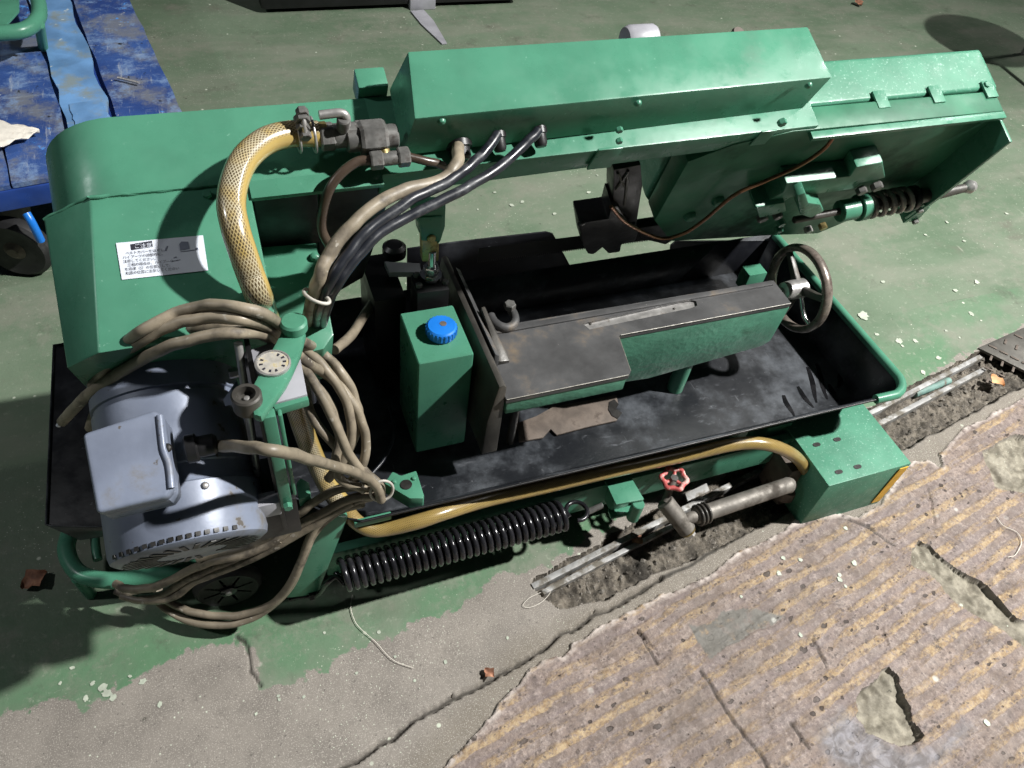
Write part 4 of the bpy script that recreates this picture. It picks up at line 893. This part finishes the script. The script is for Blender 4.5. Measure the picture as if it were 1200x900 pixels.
# ---- coolant drain with red hand valve
dv = empty('drain_valve', on((790, 600), 'z', .03), saw)
vt, vbm = on((779,588),'z',.122), on((806,622),'z',.078)
cyl('valve_body', vt, vbm, .0175, M['pipe'], dv, 24)
hexnut('valve_plug', vbm, vbm+(vbm-vt)/np.linalg.norm(vbm-vt)*.014, .010, M['steel'], dv)
lathe('plug_ring', [(.014,0),(.016,.002),(.014,.005)], vbm, vbm-vt, M['brass'], dv, 20)
pa, pb_ = on((800,610),'z',.096), on((922,569),'z',.092); dr = (pb_-pa)/np.linalg.norm(pb_-pa)
lathe('branch_pipe', [(.012,0),(.012,.030),(.0165,.032),(.0165,np.linalg.norm(pb_-pa)),(.0175,np.linalg.norm(pb_-pa)+.004),(.012,np.linalg.norm(pb_-pa)+.016)], pa, dr, M['pipe'], dv, 24)
for k in range(3):
    c = pa+dr*(.036+.009*k); u_, v_, _ = frame(dr)
    tube('wire_band', [c+.0195*(math.cos(q)*u_+math.sin(q)*v_) for q in np.linspace(0, 2*math.pi, 20, endpoint=False)], .0026, M['darkiron'], dv, 8, 2, closed=True)
ca = on((925,566),'z',.065); lathe('hose_tail', [(.018,0),(.026,.006),(.026,.03),(.020,.036)], ca+[0,0,-.05], (.15,.1,.9), M['rust'], dv, 20)
mk('pump_body', [(.98,.60,.0),(1.015,.60,.0),(1.015,.68,.0),(.98,.68,.0),(.975,.61,.12),(1.012,.61,.12),(1.012,.68,.12),(.975,.68,.12)], HEXF, M['rust'], dv, bevel=.012)
# red hand wheel
vc = on((790,561),'z',.160); vx = (vt-vbm)/np.linalg.norm(vt-vbm); vx = vx*.35+np.array([0,-.25,.95]); vx /= np.linalg.norm(vx)
u_, v_, a_ = frame(vx); hwv = empty('valve_wheel', vc, saw)
V = []; F = []; sg = 48
for i in range(sg):
    th = 2*math.pi*i/sg; k = 1+.10*math.cos(6*th); R_ = .0225*k
    d = math.cos(th)*u_+math.sin(th)*v_
    for j in range(8):
        q = 2*math.pi*j/8; V.append(vc+d*(R_+.0052*math.cos(q))+a_*.0045*math.sin(q))
for i in range(sg):
    for j in range(8): F.append((i*8+j, i*8+(j+1) % 8, ((i+1) % sg)*8+(j+1) % 8, ((i+1) % sg)*8+j))
mk('wheel_rim', V, F, M['red'], hwv, smooth=True, ang=80)
for k in range(3):
    th = 2*math.pi*k/3+.5; d = math.cos(th)*u_+math.sin(th)*v_
    tube('spoke', [vc+d*.005-a_*.002, vc+d*.013-a_*.003, vc+d*.021], .0036, M['red'], hwv, 8, 3)
hexnut('stem_nut', vc-a_*.004, vc+a_*.005, .008, M['fitting'], hwv)
cyl('stem', vt, vc, .007, M['pipe'], dv, 14)
bp = [on(p,'z',.10) for p in [(803,578),(828,566),(832,575),(806,587)]]; prism('bracket_plate', bp, (0,0,-.004), M['alu'], dv, .0008)

# ---- coolant hose, fittings and wiring
hs = tube('upper_coolant_hose', [bow(*bu((372,157),.425)), bow(*bu((341,157),.430)), bow(*bu((312,165),.438)), bow(*bu((288,185),.446)), bow(*bu((275,212),.452)), bow(*bu((271,240),.454)), bow(*bu((276,268),.452)), bow(*bu((284,294),.442)), bow(*bu((293,320),.426)), bow(*bu((303,346),.400)), on((312,370),'z',.625), on((327,415),'z',.56), on((342,460),'z',.49), on((356,505),'z',.41), on((370,540),'z',.34), on((386,572),'z',.30), on((402,592),'z',.275)], .0158, M['hose'], saw, 20, 10)
ly = .628
tube('lower_coolant_hose', [on((386,572),'z',.30), on((402,592),'z',.275), on((416,610),'z',.252), on((434,620),'z',.240), on((456,619),'z',.238), on((490,611),'y',.634), on((520,601),'y',.638), on((570,586),'y',.657), on((640,570),'y',.662), on((713,553),'y',.662), on((805,533),'y',.660), on((867,520),'y',.648), on((904,522),'y',.632), on((933,536),'y',.620), on((947,559),'y',.612), on((945,580),'y',.615)], .0128, M['hose2'], saw, 18, 8)
fitg = empty('coolant_fittings', bow(.14, .41, -.05), saw)
for p in [(349,158),(367,158)]:
    c = bow(*bu(p, .427)); u_, v_, a_ = frame(XX)
    tube('hose_clamp', [c+.0205*(math.cos(q)*u_+math.sin(q)*v_) for q in np.linspace(0, 2*math.pi, 24, endpoint=False)], .0018, M['steel'], fitg, 8, 2, closed=True)
c = bow(*bu((355,140), .450)); 
for k, (p, r) in enumerate([((354,131),.0075),((354,139),.0095),((355,148),.008),((358,158),.007)]):
    q = BU(p, .462-.006*k); hexnut('clamp_nut', q-NN*.004, q+NN*.005, r, M['fitting'], fitg)
tube('clamp_screw', [BU((354,127), .464), BU((356,143), .458), BU((358,160), .444)], .0032, M['steel'], fitg, 8, 3)
lathe('hose_nipple', [(.010,0),(.015,.002),(.015,.014),(.011,.016),(.011,.03)], BU((369,158), .425), XX, M['brass'], fitg, 20)
va = BU((384,160), .425); 
hexnut('valve_nut', va-XX*.010, va+XX*.008, .017, M['fitting'], fitg); cyl('ball_valve', va+XX*.006, va+XX*.036, .015, M['fitting'], fitg, 20); hexnut('valve_nut', va+XX*.034, va+XX*.048, .016, M['fitting'], fitg)
cyl('valve_stem', va+XX*.018, va+XX*.018+UU*.034, .008, M['fitting'], fitg, 16)
tube('valve_handle', [BU((374,135), .462), BU((386,133.5), .462), BU((399,132.5), .462), BU((405,136), .459), BU((406,146), .446)], .0054, M['steel'], fitg, 12, 5)
ta = BU((432,162), .425); cyl('tee_block', ta-XX*.028, ta+XX*.036, .015, M['fitting'], fitg, 18); hexnut('tee_hex', ta-XX*.012, ta+XX*.022, .022, M['fitting'], fitg)
tb_ = BU((452,186), .420); cyl('tee_stem', ta+XX*.014, tb_, .008, M['brass'], fitg, 14)
hexnut('compression_nut', tb_-XX*.020, tb_-XX*.004, .0125, M['fitting'], fitg); cyl('tee_body', tb_-XX*.005, tb_+XX*.016, .009, M['fitting'], fitg, 16); hexnut('compression_nut', tb_+XX*.015, tb_+XX*.030, .0125, M['fitting'], fitg)
tube('oil_tube', [tb_-XX*.020, BU((418,190), .418), BU((400,203), .412), BU((386,222), .400), BU((378,248), .375), BU((377,268), .35), BU((384,284), .33), BU((394,296), .30)], .0062, M['brown_tube'], saw, 12, 8)
tube('oil_tube', [tb_+XX*.028, BU((500,189), .415), BU((514,192), .408), BU((528,200), .39)], .0055, M['brown_tube'], saw, 12, 6)
# cable glands on the electrical box
for p, r in [((537,167),.0145),((583,156),.009),((631,151),.009)]:
    q = bow(*bd(p, fd)); lathe('cable_gland', [(r*1.25,-.004),(r*1.25,.007),(r,.008),(r,.020),(r*.8,.024)], q, NN*.9-UU*.3, M['blackmetal'], ebx, 12)
def cab(name, spec, r, mat, n=8, seg=12):
    P = [s if len(s) == 3 and isinstance(s, np.ndarray) else (BU(s[0], s[2]) if len(s) == 3 else on(s[0], 'z', s[1])) for s in spec]
    C = spline(P, 3); C[1:-1] += rng.normal(0, .0004, (len(C)-2, 3)); k = rng.uniform(0, 6)
    return tube(name, C, r, mat, saw, seg, max(3, n//2), rfun=lambda f: 1+.012*math.sin(23*f+k)+.012*math.sin(57*f+2*k))
cab('control_cable', [BD((537,172), fd+.018), ((535,192),'b',.44), ((517,211),'b',.44), ((480,221),'b',.45), ((448,235),'b',.455), ((421,256),'b',.455), ((400,277),'b',.45), ((384,301),'b',.44), ((374,325),'b',.43), ((366,350),'b',.38), ((360,376),.60), ((356,400),.54), ((354,440),.47), ((356,480),.40)], .0080, M['cable'])
cab('control_wire', [BD((583,157), fd+.018), ((570,176),'b',.44), ((550,195),'b',.44), ((523,214),'b',.445), ((483,234),'b',.45), ((440,263),'b',.45), ((411,293),'b',.445), ((389,327),'b',.43), ((376,358),'b',.37), ((369,388),.56), ((362,430),.48), ((366,470),.40)], .0066, M['bcable'])
cab('control_wire', [BD((631,152), fd+.018), ((613,171),'b',.435), ((583,198),'b',.435), ((540,224),'b',.44), ((490,248),'b',.44), ((446,273),'b',.44), ((416,304),'b',.435), ((394,335),'b',.42), ((383,360),'b',.36), ((376,390),.545), ((368,430),.47), ((374,470),.39)], .0066, M['bcable'])
tc = BU((367,348), .415); u_, v_, a_ = frame(BU((360,372), .39)-BU((376,322), .43))
tube('cable_tie', [tc+.004*XX+(.017*math.cos(q)*u_+.013*math.sin(q)*v_) for q in np.linspace(0, 2*math.pi, 18, endpoint=False)], .0022, surf('pale_tie', (.42,.40,.36), .5), saw, 8, 2, closed=True)
C_ = M['cable']; cr = .0069
cab('power_cable', [((109,452),.60), ((133,417),.66), ((167,387),'b',.400), ((207,367),'b',.412), ((247,358),'b',.432), ((287,362),'b',.446), ((318,373),.722), ((345,394),.640), ((375,412),.55), ((399,435),.53), ((414,462),.50), ((420,490),.47), ((412,520),.43), ((392,545),.40)], cr, C_)
cab('power_cable', [((106,502),.51), ((117,470),.56), ((133,430),.63), ((160,403),.69), ((200,382),'b',.408), ((240,373),'b',.424), ((283,374),.738), ((315,384),.700), ((340,406),.628), ((362,427),.575), ((383,439),.53), ((404,460),.51), ((421,487),.48), ((429,518),.44), ((424,548),.40), ((410,566),.37)], cr, C_)
cab('power_cable', [((73,494),.50), ((90,476),.555), ((110,457),.60), ((150,431),.65), ((187,410),.695), ((233,396),.718), ((277,390),.725), ((312,394),.685), ((338,420),.60), ((355,446),.52), ((363,480),.48), ((381,510),.45), ((408,537),.42), ((432,556),.39), ((445,570),.37), ((447,585),.345)], cr, C_)
tube('cable_core', [on((75,492),'z',.472), on((70,496),'z',.468), on((68,499),'z',.464)], .003, M['white'], saw, 8, 2)
cab('motor_cable', [((241,524),.595), ((262,523),.635), ((290,524),.680), ((320,528),.690), ((345,533),.650), ((370,540),.585), ((398,548),.51), ((426,558),.44), ((441,570),.395), ((447,586),.355)], cr, C_)
cab('motor_lead', [((214,533),.565), ((228,528),.580), ((244,524),.60)], .006, M['bcable'])
cab('power_cable', [((444,580),.36), ((410,585),.35), ((380,600),.325), ((342,620),.29), ((316,638),.26), ((280,652),.235), ((248,658),.215), ((215,672),.17), ((180,688),.13), ((150,690),.11), ((135,684),.10)], cr, C_)
cab('power_cable', [((440,570),.37), ((402,572),.36), ((372,586),.34), ((345,606),.305), ((320,626),.275), ((290,642),.245), ((250,650),.225), ((232,654),.215)], cr, C_)
cab('power_cable', [((425,590),.34), ((395,600),.31), ((370,622),.27), ((356,652),.22), ((340,687),.14), ((310,716),.075), ((273,731),.045), ((233,731),.035), ((202,719),.035), ((183,702),.05), ((186,690),.08)], cr*.95, C_)
cab('power_cable', [((330,632),.27), ((300,646),.235), ((253,664),.19), ((222,677),.155), ((190,697),.10), ((160,701),.075), ((136,692),.075)], cr, C_)
cab('power_cable', [((342,402),.60), ((366,416),.565), ((392,446),.53), ((408,478),.495), ((412,510),.455), ((402,540),.42), ((384,562),.39)], cr, C_)
cab('power_cable', [((349,432),.55), ((370,452),.525), ((390,480),.49), ((398,512),.455), ((394,540),.425), ((400,562),.395), ((428,574),.375)], cr, C_)
cab('power_cable', [((436,582),.352), ((404,592),.335), ((372,612),.305), ((338,632),.27), ((300,652),.23), ((262,668),.185), ((228,682),.145), ((200,700),.10), ((170,704),.08), ((142,698),.075)], cr, C_)
cab('power_cable', [((414,588),.345), ((384,604),.315), ((364,628),.27), ((350,664),.20), ((330,698),.12), ((300,716),.075), ((262,722),.055), ((222,716),.05), ((196,704),.06)], cr*.95, C_)
cab('power_cable', [((120,486),.535), ((134,446),.585), ((160,416),.635), ((196,396),.672), ((236,384),.70), ((280,382),.705), ((312,392),.67), ((338,414),.612), ((360,438),.565), ((380,470),.53), ((396,505),.49), ((414,540),.44), ((434,562),.395)], cr, C_)
tc = on((447,574), 'z', .372); tube('cable_tie', [tc+[.017*math.cos(q), .004*math.sin(q)-.002, .02*math.sin(q)] for q in np.linspace(0, 2*math.pi, 16, endpoint=False)], .0022, surf('pale_tie', (.42,.40,.36), .5), saw, 8, 2, closed=True)
cab('pump_cable', [((392,410),.42), ((412,392),.40), ((432,362),.38), ((448,340),.36), ((462,320),.34)], .0085, C_)

# ------------------------------------------------------------------ trolley and things behind
PZ = .26
tr = empty('platform_trolley', (-.45, 2.2, 0), label='blue platform trolley with scratched paint-splashed deck behind the saw', cat='trolley')
t = NT('scratched_blue_deck'); co = t.coord()
c = t.mix(t.ramp(t.noise(3.0, 5), .35, .65), (.016,.040,.165), (.035,.085,.27))
c = t.mix(t.math('MULTIPLY', t.ramp(t.noise(4.5, 8, .72), .46, .60), .85), c, (.155,.165,.185))
c = t.mix(t.math('MULTIPLY', t.ramp(t.noise(8, 9, .8, t.mapping(co, loc=(3, 8, 1))), .50, .62), .8), c, (.17,.26,.44))
for k_, (sc_, ro_) in enumerate([((6, 22, 1), .15), ((5, 30, 1), .7), ((26, 7, 1), .3), ((50, 6, 1), 1.1)]):
    c = t.mix(t.math('MULTIPLY', t.ramp(t.noise(1, 7, .8, t.mapping(co, sc_, (0, 0, ro_), (k_*2, k_, 0))), .56, .70), .55), c, [(.15,.25,.46), (.36,.41,.47), (.22,.29,.42), (.44,.48,.50)][k_])
c = t.mix(t.ramp(t.noise(5, 6, .7, t.mapping(co, loc=(5,0,0))), .60, .65), c, (.17,.22,.14)); c = t.mix(t.ramp(t.noise(4.4, 6, .72, t.mapping(co, loc=(1,6,0))), .63, .66), c, (.07,.26,.66))
c = t.mix(t.ramp(t.noise(8, 7, .75, t.mapping(co, loc=(6,6,0))), .62, .65), c, (.018,.018,.020)); c = t.mix(t.ramp(t.noise(34, 4, .7), .68, .73), c, (.50,.52,.50))
M['deck'] = t.out(c, .5, 0, t.bump(t.noise(40, 6, .7), .5, .004))
M['bluelite'] = surf('pale_blue_board', (.13,.27,.50), .45, var=.25, vs=8, bump=.4, bs=60, dirt=(.19,.24,.26), dlo=.48, dhi=.66, ds=9, chips=(.40,.48,.52), clo=.66, chi=.72, cs=40)
M['bluedeep'] = surf('deep_blue_paint', (.016,.045,.20), .35, var=.2, dirt=(.16,.20,.22), dlo=.62, dhi=.70, ds=12)
c1, c2, c0_ = on((215,134),'z',PZ), on((148,-8),'z',PZ), on((0,218),'z',PZ)
dx = c2-c1; dx /= np.linalg.norm(dx); fx = np.array([dx[1], -dx[0], 0])      # dx along the right edge (away), fx to the right
cor = c1-dx*.0
fdist = (c1-on((45,212),'z',PZ))@dx
cr0 = c1-dx*fdist                                                            # front right corner
def tpz(r, f, z): return np.array([*(cr0-fx*r+dx*f)[:2], z])               # r: left from right edge, f: back from front edge
prism('deck', [tpz(0,0,PZ-.012), tpz(0,1.6,PZ-.012), tpz(1.0,1.6,PZ-.012), tpz(1.0,0,PZ-.012)], (0,0,-.05), M['bluedeep'], tr, .006)
def ragged(r0, r1, f0, f1, z, th, mat, nm, seed, j=.004):
    q = np.random.default_rng(seed); P = []
    for f in np.linspace(f0, f1, 22): P.append(tpz(r0+q.uniform(-j, j), f, z))
    for f in np.linspace(f1, f0, 22): P.append(tpz(r1+q.uniform(-j, j), f, z))
    prism(nm, P, (0,0,-th), mat, tr, 0)
ragged(.000,.150,.004,1.58,PZ,.0115,M['deck'],'deck_board',1,.0025)
ragged(.162,.258,.10,1.58,PZ+.003,.010,M['bluelite'],'deck_board',2,.009)
ragged(.170,.245,.004,.30,PZ+.006,.008,M['bluelite'],'deck_board',6,.002)
ragged(.270,.40,.004,1.58,PZ+.001,.011,M['deck'],'deck_board',3,.005)
ragged(.405,1.0,.004,1.58,PZ-.001,.010,M['deck'],'deck_board',4,.003)
nl = [on(p,'z',PZ+.010) for p in [(138,91),(143,92),(163,97)]]; tube('bent_nail', nl, .0035, M['steel'], tr, 8, 3)
wcn = on((18,296),'z',.075)
cwh = empty('caster', (wcn[0], wcn[1], .0), tr)
lathe('tyre', [(.05,0),(.068,-.004),(.078,.006),(.080,.018),(.078,.030),(.068,.040),(.05,.036)], (wcn[0], wcn[1], .080), (.35,.94,0), M['rubber'], cwh, 36)
lathe('disc', [(.012,-.010),(.016,-.006),(.03,.004),(.058,.002),(.060,.010)], (wcn[0], wcn[1], .080), (.35,.94,0), M['rust'], cwh, 36)
tube('brake_pedal', [on(p,'z',z) for p, z in [((31,250),.20),((38,262),.18),((48,282),.13)]], .009, M['blue'], cwh, 10, 4)
prism('fork', [(wcn[0]-.05, wcn[1]+.06, .20), (wcn[0]+.06, wcn[1]+.10, .20), (wcn[0]+.03, wcn[1]+.10, .06), (wcn[0]-.01, wcn[1]+.07, .06)], (0,.006,0), M['darkiron'], cwh, .001)
# green tubular stand on the trolley
gs = empty('tube_stand', on((40,50),'z',PZ), label='green tubular steel stand standing on the blue trolley', cat='stand')
hz_ = PZ+.10
tube('top_loop', [on((-60,42),'z',hz_), on((0,39),'z',hz_), on((28,35),'z',hz_), on((43,24),'z',hz_), on((46,8),'z',hz_), on((38,-20),'z',hz_)], .0185, G, gs, 16)
lg = on((51,57),'z',PZ+.001); lt = on((46,28),'z',hz_); cyl('leg', (lg[0],lg[1],PZ+.004), lt, .0125, G, gs, 16)
prism('side_plate', [on(p,'z',hz_-.01) for p in [(-40,24),(2,34),(22,12),(22,-12),(-40,-20)]], (0,0,-.006), G, gs, .001)
# crumpled cloth
n = 16; V = []; F = []
pc = [on(p,'z',PZ+.02) for p in [(-70,140),(2,142),(46,158),(14,186),(-70,196)]]
cx0, cx1 = on((-70,168),'z',PZ)[0], on((47,160),'z',PZ)[0]
for i in range(n+1):
    f = i/n; w_ = .075*(1-f**2.2)+.004
    cc = on((-70+118*f, 167-9*f*f),'z',PZ+.006)
    for j in range(9):
        g = j/8*2-1; V.append(cc+dx*g*w_+np.array([0,0,.004+.022*(1-f)*abs(math.sin(g*5.2+f*4))+.010*abs(math.sin(i*.9+j))]))
for i in range(n):
    for j in range(8): F.append((i*9+j, i*9+j+1, (i+1)*9+j+1, (i+1)*9+j))
cl = mk('cloth', V, F, M['paper'], None, smooth=True, ang=80); sm = cl.modifiers.new('thickness','SOLIDIFY'); sm.thickness = .002
tag(cl, 'crumpled off-white cloth lying on the blue trolley deck', 'cloth')
# machine base peeping in at the top, and the floor scraps
bz = on((495,12),'z',0)
mb = empty('machine_stand', (bz[0]-.1, bz[1]+.2, 0), label='dark machine stand with a grey block foot on the floor far behind the saw', cat='machine stand')
box('foot_block', (bz[0]-.05, bz[1], 0), (bz[0]+.055, bz[1]+.10, .10), M['glaze'], mb, .006)
for p in [(345,-14),(640,-40)]:
    q = on(p,'z',0); box('foot_block', (q[0]-.05, q[1]+.18, 0), (q[0]+.055, q[1]+.28, .10), M['glaze'], mb, .006)
box('stand_body', (bz[0]-.62, bz[1]+.012, .015), (bz[0]+.42, bz[1]+.80, .62), M['blackmetal'], mb, .02)
a, b = zz(.002, (490,13), (519,52)); d = b-a; s = np.array([-d[1], d[0], 0])/np.linalg.norm(d)
stp = mk('floor_strip', [a-s*.032, a+s*.024, a+d*.35+s*.03, b+s*.016, b-s*.004, a+d*.4-s*.028]+[p+np.array([0,0,.004]) for p in [a-s*.032, a+s*.024, a+d*.35+s*.03, b+s*.016, b-s*.004, a+d*.4-s*.028]], [(5,4,3,2,1,0),(6,7,8,9,10,11)]+[(i,(i+1)%6,6+(i+1)%6,6+i) for i in range(6)], M['glaze'])
tag(stp, 'pale grey tapering scrap strip on the green floor behind the saw', 'scrap strip')
# stool: leg foot in the picture, its seat throws the round shadow
sf = on((1204,70),'z',0); stl = empty('stool', (sf[0]+.25, sf[1]+.05, 0), label='round stool with a thin grey leg on the green floor', cat='stool')
SC = np.array([3.324, 2.176, .45])
lathe('seat', [(.20,0),(.22,.006),(.22,.03),(.20,.04)], SC, (0,0,1), M['rubber'], stl, 36)
for fx_, fy_ in ((3.452, 2.362), (3.53, 2.05), (3.20, 1.99)):
    g = np.array([fx_, fy_, .0]); e = SC+(g-SC)*np.array([.6, .6, 0]); cyl('leg', g, e, .012, M['steel'], stl, 12)
# leaves and strings
def leaf(px, mat, size, label, seed, z=.002):
    q = np.random.default_rng(seed); c = on(px,'z',z); n = 7; V = []; F = []; an = q.uniform(0, 6)
    for i in range(n):
        f = i/(n-1); w_ = size*.42*math.sin(math.pi*min(.97, max(.04, f)))*(1+.25*math.sin(i*2.4))
        for j in range(5):
            g = j/4*2-1; x = (f-.5)*size; y = g*w_; V.append(c+[x*math.cos(an)-y*math.sin(an), x*math.sin(an)+y*math.cos(an), .003+abs(g)**1.5*size*.16+size*.12*math.sin(f*3.1+seed)**2+q.uniform(0,.002)])
    for i in range(n-1):
        for j in range(4): F.append((i*5+j, i*5+j+1, (i+1)*5+j+1, (i+1)*5+j))
    o = mk('dry_leaf', V, F, mat, None, smooth=True, ang=70); return tag(o, label, 'leaf', 'dry leaves on the ground')
leaf((42,682), M['leaf'], .046, 'reddish curled dry leaf on the green floor beside the tow loop', 3)
leaf((1166,449), M['leaf2'], .042, 'pale orange dry leaf lying at the end of the trench', 5, -.006)
leaf((745,634), M['leaf'], .030, 'brown dry leaf wedged between the trench edging bars', 8, -.008)
leaf((573,790), M['leaf'], .022, 'small brown dry leaf on the concrete by the long crack', 9)
leaf((1005,6), M['leaf'], .05, 'brown dry leaf on the green floor far behind the saw', 12)
tag(tube('string', [on(p,'z',.004) for p in [(413,697),(411,712),(416,728),(424,738),(440,752),(460,773),(485,783)]], .0006, M['paper'], None, 6, 6), 'thin pale thread on the floor in front of the coil spring', 'thread', 'pale threads on the ground')
tag(tube('wire_loop', [on(p,'z',.004) for p in [(634,694),(620,701),(613,709),(620,712),(634,706),(645,694),(640,690)]], .0005, M['paper'], None, 6, 6), 'thin pale loop of thread by the end of the metal edging bars', 'thread', 'pale threads on the ground')
tag(tube('string', [on(p,'z',.010) for p in [(1168,606),(1176,616),(1192,624),(1197,636),(1190,650),(1181,653)]], .0007, M['paper'], None, 6, 6), 'curled white thread on the brown pavement', 'thread', 'pale threads on the ground')

# ------------------------------------------------------------------ render defaults
S.render.engine = 'CYCLES'; S.render.resolution_x = 1024; S.render.resolution_y = 768
S.cycles.max_bounces = 6
